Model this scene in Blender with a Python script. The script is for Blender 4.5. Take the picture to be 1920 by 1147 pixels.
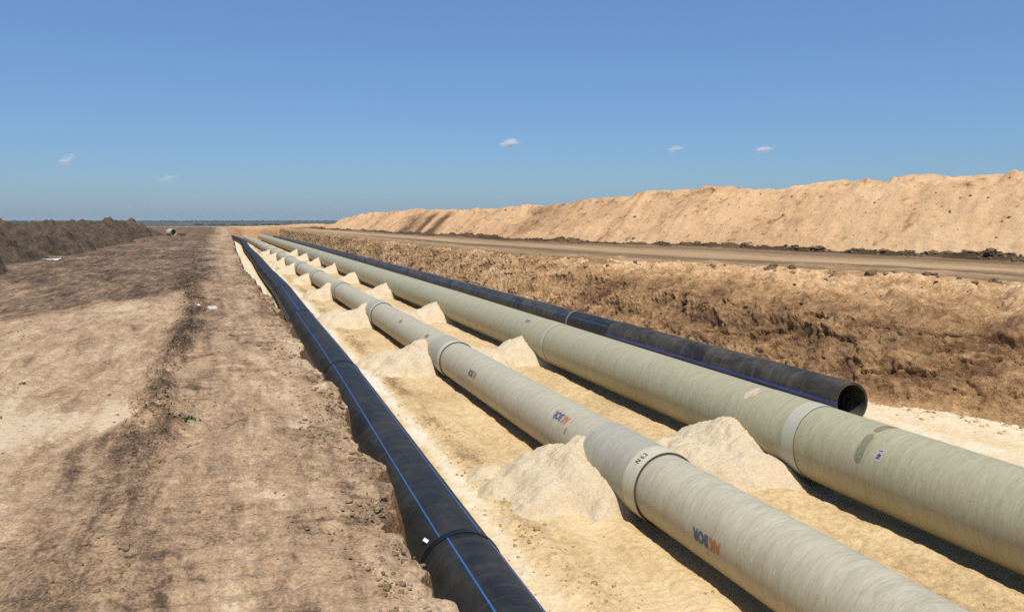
import bpy, bmesh, math, random
import numpy as np
from mathutils import Vector, Matrix
R_ = math.radians
random.seed(7)
rng = np.random.default_rng(11)
for o in list(bpy.data.objects):
    bpy.data.objects.remove(o)
scene = bpy.context.scene
COL = scene.collection

# ------------------------------------------------------------------ camera, sky, sun, exposure
EYE = 4.75                                   # camera height above the trench floor; +Y runs along the pipes
cam_d = bpy.data.cameras.new("camera")
cam_d.lens = 27.19
cam_d.sensor_width = 36.0
cam_d.shift_y = -0.0836
cam_d.clip_start = 0.05
cam_d.clip_end = 60000
cam = bpy.data.objects.new("camera", cam_d)
cam.location = (0, 0, EYE)
cam.rotation_euler = (R_(90), 0, R_(-19.5))
COL.objects.link(cam)
scene.camera = cam

SUN_EL = 62.0
SUN_AZ = 192.0                               # compass from +Y clockwise: a little left of straight behind the camera
az, el = R_(SUN_AZ), R_(SUN_EL)
sun_dir = Vector((math.sin(az) * math.cos(el), math.cos(az) * math.cos(el), math.sin(el)))
world = bpy.data.worlds.new("World")
scene.world = world
world.use_nodes = True
wn = world.node_tree.nodes
wl = world.node_tree.links
for n in list(wn):
    wn.remove(n)
sky = wn.new("ShaderNodeTexSky")
sky.sky_type = 'NISHITA'
sky.sun_disc = False
sky.sun_elevation = el
sky.sun_rotation = az
sky.altitude = 800
sky.air_density = 1.3
sky.dust_density = 1.3
sky.ozone_density = 10.0
bg = wn.new("ShaderNodeBackground")
bg.inputs[1].default_value = 0.12
sky_tint = wn.new("ShaderNodeMix")
sky_tint.data_type = 'RGBA'
sky_tint.blend_type = 'MULTIPLY'
sky_tint.inputs[0].default_value = 1.0
sky_tint.inputs[7].default_value = (0.72, 0.83, 0.96, 1)
wo = wn.new("ShaderNodeOutputWorld")
wl.new(sky.outputs[0], sky_tint.inputs[6])
sky_veil = wn.new("ShaderNodeMix")           # an even veil of haze over the whole sky
sky_veil.data_type = 'RGBA'
sky_veil.inputs[0].default_value = 0.32
sky_veil.inputs[7].default_value = (1.75, 3.05, 4.9, 1)
wl.new(sky_tint.outputs[2], sky_veil.inputs[6])
wl.new(sky_veil.outputs[2], bg.inputs[0])
wl.new(bg.outputs[0], wo.inputs[0])

sun_l = bpy.data.lights.new("sun", 'SUN')
sun_l.energy = 4.7
sun_l.angle = R_(0.53)
sun_l.color = (1.0, 0.935, 0.82)
sun = bpy.data.objects.new("sun", sun_l)
sun.rotation_euler = (-sun_dir).to_track_quat('-Z', 'Y').to_euler()
sun.location = (0, -20, 60)
COL.objects.link(sun)

vs = scene.view_settings
vs.view_transform = 'Standard'
vs.look = 'None'
vs.exposure = 0.0
vs.gamma = 1.0
vs.use_curve_mapping = False
scene.cycles.use_denoising = False

# ------------------------------------------------------------------ numpy noise
def _hash(ix, iy, iz):
    h = (ix.astype(np.int64) * 374761393 + iy.astype(np.int64) * 668265263 + iz.astype(np.int64) * 2147483647 * 3 + 144665)
    h &= 0xFFFFFFFF
    h = ((h ^ (h >> 13)) * 1274126177) & 0xFFFFFFFF
    h = ((h ^ (h >> 16)) * 2246822519) & 0xFFFFFFFF
    return ((h ^ (h >> 15)) & 0xFFFFFF) / float(0xFFFFFF)

def vnoise2(x, y, seed=0):
    ix = np.floor(x); iy = np.floor(y)
    fx = x - ix; fy = y - iy
    fx = fx * fx * fx * (fx * (fx * 6 - 15) + 10); fy = fy * fy * fy * (fy * (fy * 6 - 15) + 10)
    s = np.full(ix.shape, seed)
    a = _hash(ix, iy, s); b = _hash(ix + 1, iy, s); c = _hash(ix, iy + 1, s); d = _hash(ix + 1, iy + 1, s)
    return (a + (b - a) * fx + (c - a) * fy + (a - b - c + d) * fx * fy) * 2 - 1

def vnoise3(x, y, z, seed=0):
    iz = np.floor(z); fz = z - iz
    fz = fz * fz * (3 - 2 * fz)
    def layer(k):
        ix = np.floor(x); iy = np.floor(y)
        fx = x - ix; fy = y - iy
        fx = fx * fx * (3 - 2 * fx); fy = fy * fy * (3 - 2 * fy)
        s = k * 57 + seed
        a = _hash(ix, iy, s); b = _hash(ix + 1, iy, s); c = _hash(ix, iy + 1, s); d = _hash(ix + 1, iy + 1, s)
        return a + (b - a) * fx + (c - a) * fy + (a - b - c + d) * fx * fy
    l0 = layer(iz); l1 = layer(iz + 1)
    return (l0 + (l1 - l0) * fz) * 2 - 1

def fbm2(x, y, octv=4, seed=0, gain=0.5):
    t = 0; a = 1; s = 0
    ca, sa = math.cos(0.6), math.sin(0.6)
    for k in range(octv):
        t = t + a * vnoise2(x, y, seed + k * 13); s += a
        a *= gain
        x, y = (x * ca - y * sa) * 2.03 + 17.1, (x * sa + y * ca) * 2.03 + 5.7
    return t / s

def fbm3(x, y, z, octv=4, seed=0, gain=0.5, ridged=False):
    t = 0; a = 1; s = 0
    ca, sa = math.cos(0.6), math.sin(0.6)
    for k in range(octv):
        n = vnoise3(x, y, z, seed + k * 13)
        if ridged:
            n = 1 - 2 * np.abs(n)
        t = t + a * n; s += a
        a *= gain
        x, y, z = (x * ca - y * sa) * 2.03 + 7.1, (x * sa + y * ca) * 2.03 + 5.7, z * 2.03 + 3.3
    return t / s

def cells2(x, y, seed=0):
    """cellular noise: a random value for the nearest cell and the gap to the next one (0 at a crack)"""
    ix = np.floor(x); iy = np.floor(y)
    d1 = np.full(x.shape, 9.0); d2 = np.full(x.shape, 9.0); val = np.zeros(x.shape)
    for a in (-1, 0, 1):
        for b in (-1, 0, 1):
            cx = ix + a; cy = iy + b; s = np.full(x.shape, seed)
            px = cx + _hash(cx, cy, s); py = cy + _hash(cx, cy, s + 31)
            d = np.hypot(px - x, py - y)
            v = _hash(cx, cy, s + 77)
            closer = d < d1
            d2 = np.where(closer, d1, np.minimum(d2, d))
            val = np.where(closer, v, val)
            d1 = np.where(closer, d, d1)
    return val * 2 - 1, d2 - d1

def sstep(a, b, x):
    t = np.clip((x - a) / (b - a), 0, 1)
    return t * t * (3 - 2 * t)

def interp(Y, pts):
    xs = [p[0] for p in pts]; ys = [p[1] for p in pts]
    return np.interp(Y, xs, ys)

def smooth_interp(Y, pts, w=3.0):
    return sum(interp(np.asarray(Y, float) + k * w / 2, pts) * c for k, c in ((-2, .12), (-1, .24), (0, .28), (1, .24), (2, .12)))

# ------------------------------------------------------------------ layout curves (metres along the trench)
SHIFT = [(-40, 0), (7, 0), (11, -.05), (16, -.13), (24, -.18), (34, -.30), (42, -.48), (53, -.7), (64, -.95), (75, -1.2), (98, -1.7), (125, -2.45), (150, -3.2), (205, -5.0), (260, -6.5)]
def shift(Y): return smooth_interp(Y, SHIFT, 6)
LEFT_PIPE = [(-20, 2.5), (8, 2.5), (22, 2.62), (33, 2.52), (50, 2.5), (62, 2.2), (90, 1.87), (120, 1.25), (155, 1.05), (180, .2), (215, -1.9)]
LEFT_EDGE = [(-40, .98), (0, .96), (3.5, .94), (5, .87), (9, .90), (13, .76), (18, .68), (22, .48), (26, .28), (34, .03), (49, -.16), (65, -.34), (100, -.9), (150, -1.8), (205, -2.9), (260, -3.2)]
def left_edge_mean(Y): return smooth_interp(Y, LEFT_EDGE, 3)
def left_edge(Y):
    z = np.zeros_like(Y)
    w = 0.35 + 0.65 * np.clip(Y / 25, 0, 1)
    return (left_edge_mean(Y) + .07 * w * fbm2(Y * .33, z + 3, 2, 5) + .065 * vnoise2(Y * 1.3, z + 9, 6)
            + .05 * vnoise2(Y * 3.6, z + 9, 61) + .03 * vnoise2(Y * 9.5, z + 2, 7) + .014 * vnoise2(Y * 27, z + 2, 8))
RIGHT_BASE = [(-40, 21), (0, 19.2), (8, 18.0), (12.9, 17.0), (15.5, 15.3), (22, 14.95), (45, 14.65), (60, 14.2), (80, 13.65), (110, 12.6), (150, 11.2), (205, 9.6)]
RIGHT_EDGE = [(-40, 27), (0, 25.8), (18, 25.2), (24, 24.8), (30, 23.0), (33, 21), (35, 19.4), (37.3, 17.8), (44, 16.8), (60, 15.6), (80, 14.8), (110, 13.7), (150, 12.1), (205, 10.4)]
SPOIL_BASE = [(-40, 40), (0, 39.5), (30, 38), (48, 35.5), (60, 32), (73, 28.6), (100, 25.5), (138, 23), (183, 20), (240, 17)]
SPOIL_TOP = [(-40, 7.8), (0, 7.7), (36, 7.55), (58, 7.4), (75, 6.8), (90, 6.4), (111, 6.0), (136, 6.4), (170, 6.2), (184, 5.2), (194, 3.2), (200, 2.4)]
ZL, ZR, YEND = 3.05, 2.65, 206.0

# ------------------------------------------------------------------ materials
def nd(nt, typ, **kw):
    n = nt.nodes.new(typ)
    for k, v in kw.items():
        if k == "inp":
            for kk, vv in v.items():
                n.inputs[kk].default_value = vv
        else:
            setattr(n, k, v)
    return n

def new_mat(name):
    m = bpy.data.materials.new(name)
    m.use_nodes = True
    nt = m.node_tree
    for n in list(nt.nodes):
        nt.nodes.remove(n)
    out = nd(nt, "ShaderNodeOutputMaterial")
    b = nd(nt, "ShaderNodeBsdfPrincipled")
    nt.links.new(b.outputs[0], out.inputs[0])
    return m, nt, b

def math_node(nt, op, a, b=None, c=None, clamp=False):
    n = nd(nt, "ShaderNodeMath", operation=op, use_clamp=clamp)
    for i, v in enumerate((a, b, c)):
        if v is None:
            continue
        if isinstance(v, (int, float)):
            n.inputs[i].default_value = v
        else:
            nt.links.new(v, n.inputs[i])
    return n.outputs[0]

def noise_node(nt, vec, scale, detail=4, rough=.55, dist=0.0):
    n = nd(nt, "ShaderNodeTexNoise")
    n.inputs["Scale"].default_value = scale
    n.inputs["Detail"].default_value = detail
    n.inputs["Roughness"].default_value = rough
    n.inputs["Distortion"].default_value = dist
    nt.links.new(vec, n.inputs["Vector"])
    return n.outputs[0]

def mapping(nt, vec, scale=(1, 1, 1), rot=(0, 0, 0), loc=(0, 0, 0)):
    m = nd(nt, "ShaderNodeMapping")
    m.inputs["Scale"].default_value = scale
    m.inputs["Rotation"].default_value = rot
    m.inputs["Location"].default_value = loc
    nt.links.new(vec, m.inputs["Vector"])
    return m.outputs[0]

def ramp(nt, fac, stops):
    r = nd(nt, "ShaderNodeValToRGB")
    e = r.color_ramp.elements
    while len(e) < len(stops):
        e.new(0.5)
    for i, (p, c) in enumerate(stops):
        e[i].position = p
        e[i].color = (c[0], c[1], c[2], 1)
    nt.links.new(fac, r.inputs[0])
    return r.outputs[0]

def mix_col(nt, fac, a, b, mode='MIX'):
    n = nd(nt, "ShaderNodeMix", data_type='RGBA', blend_type=mode)
    for i, v in ((0, fac), (6, a), (7, b)):
        if isinstance(v, (int, float)):
            n.inputs[i].default_value = v
        elif isinstance(v, tuple):
            n.inputs[i].default_value = (*v, 1)
        else:
            nt.links.new(v, n.inputs[i])
    return n.outputs[2]

def soil_mat(name, stops, amps=(.5, .5, .35, .25), scales=(.35, 2.2, 14, 70), stretch=None, bump=.5, bump_dist=.02,
             tone=True, rough=.95, seed=0.0, speck=None):
    """earth: one ramp of its own colours, driven by the soil-kind attribute 'tone' and four sizes of noise"""
    m, nt, b = new_mat(name)
    tc = nd(nt, "ShaderNodeTexCoord")
    P = mapping(nt, tc.outputs["Object"], loc=(seed, seed * 1.7, seed * .6))
    PS = mapping(nt, P, scale=stretch[0], rot=(0, 0, stretch[1])) if stretch else P
    n1 = noise_node(nt, PS, scales[0], 5, .6, .4)
    n2 = noise_node(nt, PS, scales[1], 5, .62, .6)
    n3 = noise_node(nt, P, scales[2], 5, .65, .3)
    n4 = noise_node(nt, P, scales[3], 4, .7)
    acc = None
    for n, a in zip((n1, n2, n3, n4), amps):
        v = math_node(nt, 'MULTIPLY_ADD', n, a * 2, -a)
        acc = v if acc is None else math_node(nt, 'ADD', acc, v)
    if tone:
        at = nd(nt, "ShaderNodeAttribute", attribute_name="tone")
        acc = math_node(nt, 'ADD', acc, at.outputs["Fac"], clamp=True)
    else:
        acc = math_node(nt, 'ADD', acc, .5, clamp=True)
    col = ramp(nt, acc, stops)
    if speck:
        vo = nd(nt, "ShaderNodeTexVoronoi", feature='F1')
        vo.inputs["Scale"].default_value = speck[0]
        nt.links.new(P, vo.inputs["Vector"])
        big = noise_node(nt, P, speck[0] * .12, 2, .5)
        msk = math_node(nt, 'LESS_THAN', vo.outputs["Distance"], math_node(nt, 'MULTIPLY_ADD', big, speck[1] * 2, -speck[1] * .75))
        col = mix_col(nt, math_node(nt, 'MULTIPLY', msk, speck[3]), col, speck[2])
    nt.links.new(col, b.inputs["Base Color"])
    b.inputs["Roughness"].default_value = rough
    b.inputs["Specular IOR Level"].default_value = .15
    hb = math_node(nt, 'ADD', math_node(nt, 'MULTIPLY', n3, 1.0), math_node(nt, 'MULTIPLY', n4, .55))
    bp = nd(nt, "ShaderNodeBump")
    bp.inputs["Strength"].default_value = bump
    bp.inputs["Distance"].default_value = bump_dist
    nt.links.new(hb, bp.inputs["Height"])
    nt.links.new(bp.outputs[0], b.inputs["Normal"])
    return m

def plain_mat(name, col, rough=.6, var=.12, scale=12.0, spec=.4):
    m, nt, b = new_mat(name)
    tc = nd(nt, "ShaderNodeTexCoord")
    n = noise_node(nt, tc.outputs["Object"], scale, 4, .6)
    lo = tuple(c * (1 - var) for c in col); hi = tuple(min(1, c * (1 + var)) for c in col)
    nt.links.new(ramp(nt, n, [(.3, lo), (.7, hi)]), b.inputs["Base Color"])
    b.inputs["Roughness"].default_value = rough
    b.inputs["Specular IOR Level"].default_value = spec
    return m

M = {}
M['ground'] = soil_mat("packed_earth", [(0, (0.049, 0.033, 0.023)), (.3, (0.148, 0.096, 0.060)), (.55, (0.320, 0.211, 0.125)), (.78, (0.430, 0.297, 0.178)), (1, (0.563, 0.433, 0.287))],
                       amps=(.46, .62, .44, .62), scales=(.5, 2.2, 12, 56), stretch=((2.6, .55, 1), R_(20)), bump=.9, bump_dist=.018)
M['floor'] = soil_mat("yellow_sand", [(0, (0.200, 0.132, 0.068)), (.3, (0.420, 0.290, 0.146)), (.55, (0.584, 0.423, 0.221)), (.8, (0.650, 0.509, 0.307)), (1, (0.700, 0.631, 0.511))],
                      amps=(.22, .28, .42, .50), scales=(.45, 1.9, 9, 50), stretch=((1.4, .5, 1), R_(6)), bump=.55, bump_dist=.015, seed=4)
M['pile'] = soil_mat("pale_screened_sand", [(0, (0.308, 0.227, 0.152)), (.35, (0.555, 0.439, 0.285)), (.6, (0.652, 0.534, 0.364)), (1, (0.729, 0.635, 0.505))],
                     amps=(.20, .22, .32, .42), scales=(.8, 3, 14, 48), bump=.8, bump_dist=.04, tone=False, seed=8)
M['wall'] = soil_mat("cut_clay_wall", [(0, (0.121, 0.065, 0.033)), (.3, (0.274, 0.157, 0.075)), (.55, (0.437, 0.261, 0.124)), (.8, (0.618, 0.403, 0.212)), (1, (0.772, 0.559, 0.339))],
                     amps=(.25, .40, .45, .50), scales=(.3, 1.6, 6, 26), bump=1.0, bump_dist=.07, seed=12)
M['spoil'] = soil_mat("loose_tan_spoil", [(0, (0.142, 0.083, 0.046)), (.25, (0.350, 0.207, 0.108)), (.5, (0.559, 0.348, 0.177)), (.75, (0.640, 0.422, 0.232)), (1, (0.712, 0.506, 0.293))],
                      amps=(.18, .24, .36, .36), scales=(.15, .8, 3.2, 13), bump=.8, bump_dist=.10, seed=20)
M['dark_spoil'] = soil_mat("dark_topsoil", [(0, (0.028, 0.019, 0.013)), (.4, (0.084, 0.060, 0.040)), (.7, (0.147, 0.107, 0.071)), (1, (0.242, 0.185, 0.122))],
                           amps=(.25, .35, .55, .5), scales=(.25, 1.2, 5, 20), bump=1.0, bump_dist=.1, tone=False, seed=28)
M['road'] = soil_mat("graded_road", [(0, (0.066, 0.042, 0.023)), (.3, (0.176, 0.111, 0.059)), (.6, (0.330, 0.218, 0.118)), (1, (0.506, 0.363, 0.211))],
                     amps=(.2, .28, .28, .25), scales=(.2, 1.1, 5, 25), stretch=((2.2, .12, 1), R_(0)), bump=.6, bump_dist=.04, seed=33)
M['field'] = soil_mat("far_fields", [(0, (.05, .055, .03)), (.4, (.115, .10, .06)), (.7, (.19, .155, .095)), (1, (.30, .24, .15))],
                      amps=(.5, .3, .1, .05), scales=(.003, .01, .08, .4), stretch=((.5, 2.2, 1), 0), bump=.2, bump_dist=.1, tone=True, seed=3)
M['clod'] = soil_mat("clay_clod", [(0, (0.068, 0.046, 0.029)), (.5, (0.169, 0.114, 0.070)), (1, (0.351, 0.247, 0.144))],
                     amps=(.3, .3, .3, .2), scales=(.4, 2, 9, 40), bump=.8, bump_dist=.03, tone=False, seed=41)
M['tan_clod'] = soil_mat("tan_clod", [(0, (.20, .135, .072)), (.5, (.40, .28, .148)), (1, (.56, .42, .24))],
                         amps=(.3, .3, .3, .2), scales=(.4, 2, 9, 40), bump=.8, bump_dist=.03, tone=False, seed=47)
M['ground_clod'] = soil_mat("brown_crumb", [(0, (0.090, 0.059, 0.034)), (.5, (0.230, 0.152, 0.084)), (1, (0.378, 0.261, 0.144))],
                            amps=(.4, .3, .3, .2), scales=(1.1, 4, 19, 60), bump=.5, bump_dist=.008, tone=False, seed=49)
M['white'] = plain_mat("white_foam", (.72, .70, .66), .7)
M['plastic'] = plain_mat("white_film", (.80, .80, .80), .35)
M['dry_stalk'] = plain_mat("dry_weed", (.12, .085, .06), .9, .5, 3.0, .1)
M['green_leaf'] = plain_mat("green_weed", (.075, .10, .045), .8, .4, 20.0, .2)
M['tree'] = plain_mat("distant_foliage", (.035, .05, .03), .9, .4, .05, .1)

def grp_mat(name, base, streak, hi, dirt):
    """filament-wound glass-fibre pipe: hoop streaks, mottling and pale scuffs, in metres round and along the pipe"""
    m, nt, b = new_mat(name)
    uv = nd(nt, "ShaderNodeUVMap", uv_map="pipe")
    oi = nd(nt, "ShaderNodeObjectInfo")
    cmb = nd(nt, "ShaderNodeCombineXYZ")
    nt.links.new(math_node(nt, 'MULTIPLY', oi.outputs["Random"], 40), cmb.inputs[1])
    nt.links.new(math_node(nt, 'MULTIPLY', oi.outputs["Random"], 17), cmb.inputs[2])
    va = nd(nt, "ShaderNodeVectorMath", operation='ADD')
    nt.links.new(uv.outputs[0], va.inputs[0]); nt.links.new(cmb.outputs[0], va.inputs[1])
    P = va.outputs[0]
    hoop = noise_node(nt, mapping(nt, P, scale=(1.3, 7, 1), rot=(0, 0, R_(4))), 1.0, 5, .65, .9)
    fib = noise_node(nt, mapping(nt, P, scale=(3.2, 24, 1), rot=(0, 0, R_(-14))), 1.0, 5, .65, 1.6)
    fib2 = noise_node(nt, mapping(nt, P, scale=(3.4, 17, 1), rot=(0, 0, R_(16))), 1.0, 5, .65, 2.0)
    mott = noise_node(nt, P, 1.6, 5, .6, .6)
    mix = math_node(nt, 'ADD', math_node(nt, 'MULTIPLY', hoop, .30), math_node(nt, 'ADD', math_node(nt, 'MULTIPLY', fib, .32), math_node(nt, 'MULTIPLY', fib2, .38)))
    col = ramp(nt, mix, [(.36, streak), (.5, base), (.66, hi)])
    col = mix_col(nt, ramp_f(nt, mott, .52, .74, .5), col, dirt)
    sc = noise_node(nt, mapping(nt, P, scale=(3, 14, 1), rot=(0, 0, R_(28))), 1.0, 4, .7, 1.5)
    col = mix_col(nt, ramp_f(nt, sc, .64, .72, .55), col, tuple(min(1, c * 1.35) for c in hi))
    spot = noise_node(nt, mapping(nt, P, scale=(1.3, .8, 1)), 1.7, 3, .7, .4)
    col = mix_col(nt, ramp_f(nt, spot, .70, .76, .45), col, tuple(c * .45 for c in streak))
    nt.links.new(col, b.inputs["Base Color"])
    b.inputs["Specular IOR Level"].default_value = .35
    rr = math_node(nt, 'MULTIPLY_ADD', mott, .3, .38)
    nt.links.new(rr, b.inputs["Roughness"])
    bp = nd(nt, "ShaderNodeBump")
    bp.inputs["Strength"].default_value = .28
    bp.inputs["Distance"].default_value = .01
    nt.links.new(mix, bp.inputs["Height"])
    nt.links.new(bp.outputs[0], b.inputs["Normal"])
    return m

def ramp_f(nt, fac, lo, hi, amount):
    mr = nd(nt, "ShaderNodeMapRange", clamp=True)
    mr.inputs["From Min"].default_value = lo
    mr.inputs["From Max"].default_value = hi
    mr.inputs["To Max"].default_value = amount
    nt.links.new(fac, mr.inputs["Value"])
    return mr.outputs[0]

def hdpe_mat(name, col, dust, amount, spec=.38):
    m, nt, b = new_mat(name)
    uv = nd(nt, "ShaderNodeUVMap", uv_map="pipe")
    P = uv.outputs[0]
    a = noise_node(nt, mapping(nt, P, scale=(1.6, .5, 1)), 1.2, 5, .65, .7)
    hoop = noise_node(nt, mapping(nt, P, scale=(.8, 5, 1), rot=(0, 0, R_(5))), 1.0, 4, .6, .6)
    s = noise_node(nt, mapping(nt, P, scale=(6, 2, 1), rot=(0, 0, R_(20))), 2.0, 5, .7, 1.0)
    f = math_node(nt, 'MULTIPLY', math_node(nt, 'ADD', math_node(nt, 'ADD', ramp_f(nt, a, .35, .75, .5), ramp_f(nt, hoop, .5, .75, .4)), ramp_f(nt, s, .6, .75, .4)), amount, clamp=True)
    nt.links.new(mix_col(nt, f, col, dust), b.inputs["Base Color"])
    nt.links.new(math_node(nt, 'MULTIPLY_ADD', a, .4, .36), b.inputs["Roughness"])
    b.inputs["Specular IOR Level"].default_value = spec
    bp = nd(nt, "ShaderNodeBump")
    bp.inputs["Strength"].default_value = .12
    bp.inputs["Distance"].default_value = .01
    nt.links.new(s, bp.inputs["Height"])
    nt.links.new(bp.outputs[0], b.inputs["Normal"])
    return m

M['grp_grey'] = grp_mat("grey_glass_fibre", (0.442, 0.401, 0.288), (0.333, 0.294, 0.200), (0.545, 0.510, 0.380), (0.407, 0.348, 0.231))
M['grp_green'] = grp_mat("olive_glass_fibre", (0.373, 0.344, 0.219), (0.283, 0.257, 0.156), (0.452, 0.427, 0.295), (0.358, 0.310, 0.201))
M['sleeve'] = grp_mat("grey_sleeve", (.375, .355, .285), (.29, .27, .205), (.46, .445, .37), (.34, .30, .215))
M['band'] = grp_mat("cream_band", (0.538, 0.498, 0.374), (0.430, 0.382, 0.262), (0.623, 0.595, 0.475), (0.494, 0.425, 0.284))
M['white_band'] = grp_mat("white_band", (0.428, 0.416, 0.324), (0.362, 0.341, 0.255), (0.494, 0.485, 0.393), (0.378, 0.338, 0.239))
M['gap_shade'] = plain_mat("shaded_gap", (.07, .06, .045), .8)  # dark tone painted for the shade in the joint gaps and the offcut's bore
M['hdpe'] = hdpe_mat("black_polyethylene", (.014, .0142, .0145), (.13, .12, .10), .45, .30)
M['hdpe_dusty'] = hdpe_mat("dusty_polyethylene", (.024, .0235, .022), (.19, .165, .125), .8, .2)
M['bead'] = plain_mat("weld_bead", (.009, .009, .010), .4, .2)
M['bead_dusty'] = plain_mat("dusty_weld_bead", (.20, .19, .165), .7, .2)
M['blue'] = plain_mat("blue_stripe", (.035, .12, .33), .45, .15, 2.0)
M['blue_wide'] = plain_mat("wide_blue_stripe", (.025, .055, .26), .4, .25, 1.5)
M['ink_blue'] = plain_mat("blue_print", (.085, .115, .19), .6, .25, 9.0)
M['ink_red'] = plain_mat("orange_red_print", (.46, .155, .085), .6, .2, 9.0)
M['ink_black'] = plain_mat("black_marker", (.045, .042, .038), .7, .2)
M['stain'] = plain_mat("dark_stain", (.21, .175, .115), .75, .25, 6.0)
M['label'] = plain_mat("paper_label", (.36, .36, .345), .7, .1)

# ------------------------------------------------------------------ object helpers
def link(name, me, mat=None, parent=None, loc=(0, 0, 0)):
    o = bpy.data.objects.new(name, me)
    COL.objects.link(o)
    o.location = loc
    if mat is not None:
        me.materials.append(mat)
    if parent is not None:
        o.parent = parent
    return o

def tag(o, label=None, cat=None, group=None, kind=None):
    if label: o["label"] = label
    if cat: o["category"] = cat
    if group: o["group"] = group
    if kind: o["kind"] = kind
    return o

def thing(name, loc, label, cat, group=None, rot=(0, 0, 0)):
    o = bpy.data.objects.new(name, None)
    o.empty_display_size = .2
    COL.objects.link(o)
    o.location = loc
    o.rotation_euler = rot
    return tag(o, label, cat, group)

def grid_mesh(name, P, tone=None, flip=False, smooth=True):
    """P: (rows, cols, 3) array of points"""
    nr, nc = P.shape[:2]
    idx = np.arange(nr * nc).reshape(nr, nc)
    q = np.stack([idx[:-1, :-1], idx[:-1, 1:], idx[1:, 1:], idx[1:, :-1]], -1).reshape(-1, 4)
    if flip:
        q = q[:, ::-1]
    me = bpy.data.meshes.new(name)
    nf = len(q)
    me.vertices.add(nr * nc)
    me.vertices.foreach_set("co", np.ascontiguousarray(P.reshape(-1, 3), dtype=np.float32).ravel())
    me.loops.add(nf * 4)
    me.polygons.add(nf)
    me.polygons.foreach_set("loop_start", np.arange(0, nf * 4, 4, dtype=np.int32))
    me.loops.foreach_set("vertex_index", q.astype(np.int32).ravel())
    me.update(calc_edges=True)
    if smooth:
        me.polygons.foreach_set("use_smooth", np.ones(nf, dtype=bool))
    if tone is not None:
        a = me.attributes.new("tone", 'FLOAT', 'POINT')
        a.data.foreach_set("value", np.ascontiguousarray(tone.ravel(), dtype=np.float32))
    return me

def normals_of(P):
    du = np.gradient(P, axis=0); dv = np.gradient(P, axis=1)
    n = np.cross(dv, du)
    return n / (np.linalg.norm(n, axis=2, keepdims=True) + 1e-9)

def rows_spacing(y0, y1, h, f=2.2):
    """rows whose spacing follows the picture: fine near the camera, wide far away"""
    ys = [y0]
    while ys[-1] < y1:
        y = ys[-1]
        d = max(abs(y) if y > 0 else 4 + abs(y), 2.6)
        ys.append(y + min(1.3, max(.012, d * d / (773 * h) / f)))
    return np.array(ys)

# ------------------------------------------------------------------ the ground on the near side of the trench, with its crumbling edge
def ridge_x(Y):
    z = np.zeros_like(Y)
    return interp(Y, [(-40, -.75), (3, -.72), (5, -.62), (7, -.60), (10, -.78), (16, -.88), (22, -1.25), (40, -1.8), (100, -3.5)]) + .12 * vnoise2(Y * .7, z + 1, 40)
def ridge_amt(X, Y):
    lump = .70 + 1.0 * fbm2(X * 4.0, Y * 2.2, 4, 44, .6)
    along = interp(Y, [(-40, .2), (4, .35), (5.2, .25), (6, .55), (7.2, 1.0), (9.3, .5), (10.5, .95), (13, 1.0), (15, .6), (18, .9), (22, .7), (26, .3), (60, .12), (100, 0)])
    w = interp(Y, [(0, .26), (8, .19), (15, .22), (40, .6)]) * (1 + .35 * vnoise2(Y * 1.1, Y * 0 + 5, 45))
    return np.clip(lump, 0, 1.4) * along * np.exp(-((X - ridge_x(Y)) / w) ** 2)
def ground_z(X, Y):
    near = np.exp(-np.clip(Y, 0, None) / 22)
    z = ZL + .07 * fbm2(X * .12, Y * .08, 3, 21) + .028 * fbm2(X * .9, Y * .55, 3, 22) * (1 - .3 * near)
    a = .35; xs = X * math.cos(a) - Y * math.sin(a); ys = X * math.sin(a) + Y * math.cos(a)
    z += .018 * fbm2(xs * 3.2, ys * .6, 3, 23)
    z += .020 * np.abs(fbm2(X * 6, Y * 5, 3, 24)) + .011 * fbm2(X * 22, Y * 20, 2, 25) + .018 * np.clip(fbm2(X * 11, Y * 9, 3, 27) - .12, 0, 1)
    edge_m = left_edge_mean(Y)
    pm = sstep(edge_m - 1.45, edge_m - 1.25, X) * sstep(edge_m - .12, edge_m - .3, X) * np.clip(.35 + 1.1 * fbm2(X * 1.1, Y * .6, 2, 28), 0, 1) * sstep(30, 16, Y)
    z += .013 * pm * np.sin((Y + .06 * vnoise2(X * 2.5, Y * .8, 29) + .04 * X) * 2 * math.pi / .19)      # prints of crawler tracks
    xr = xs + .5 * vnoise2(ys * .2, xs * 0, 33)
    for c_ in (-2.4, -3.3, -5.2, -6.1):                                                                   # wheel ruts on the worked side
        z -= .035 * np.exp(-((xr - c_) / .16) ** 2) - .02 * np.exp(-((xr - c_ - .3) / .1) ** 2)
    r = ridge_amt(X, Y)
    z += .13 * r + .09 * r * fbm2(X * 9, Y * 7, 3, 26)
    return z
yr = rows_spacing(-8, YEND + 4, 1.7)
edge = left_edge(yr)
# columns measured back from the edge: closely set first, then widening out to the left
c = [0.0]
while c[-1] < 75:
    c.append(c[-1] + (.013 if c[-1] < 2.4 else min(2.2, .013 + (c[-1] - 2.4) * .03)))
c = np.array(c[::-1])
X = edge[:, None] - c[None, :]
wgt = np.clip((c - .35) / 1.5, 0, 1)[None, :]
X = X * (1 - wgt) + (left_edge_mean(yr)[:, None] - c[None, :]) * wgt
Yg = np.repeat(yr[:, None], X.shape[1], 1)
Z = ground_z(X, Yg)
lip = np.exp(-(c / .10))[None, :]
crum = np.exp(-(c / .35))[None, :]
Z = Z - lip * (.05 + .05 * fbm2(X * 2, Yg * 3, 2, 30)) + crum * (.035 * fbm2(X * 6, Yg * 5, 3, 31) - .02 + .02 * fbm2(X * 19, Yg * 17, 2, 131))
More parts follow.
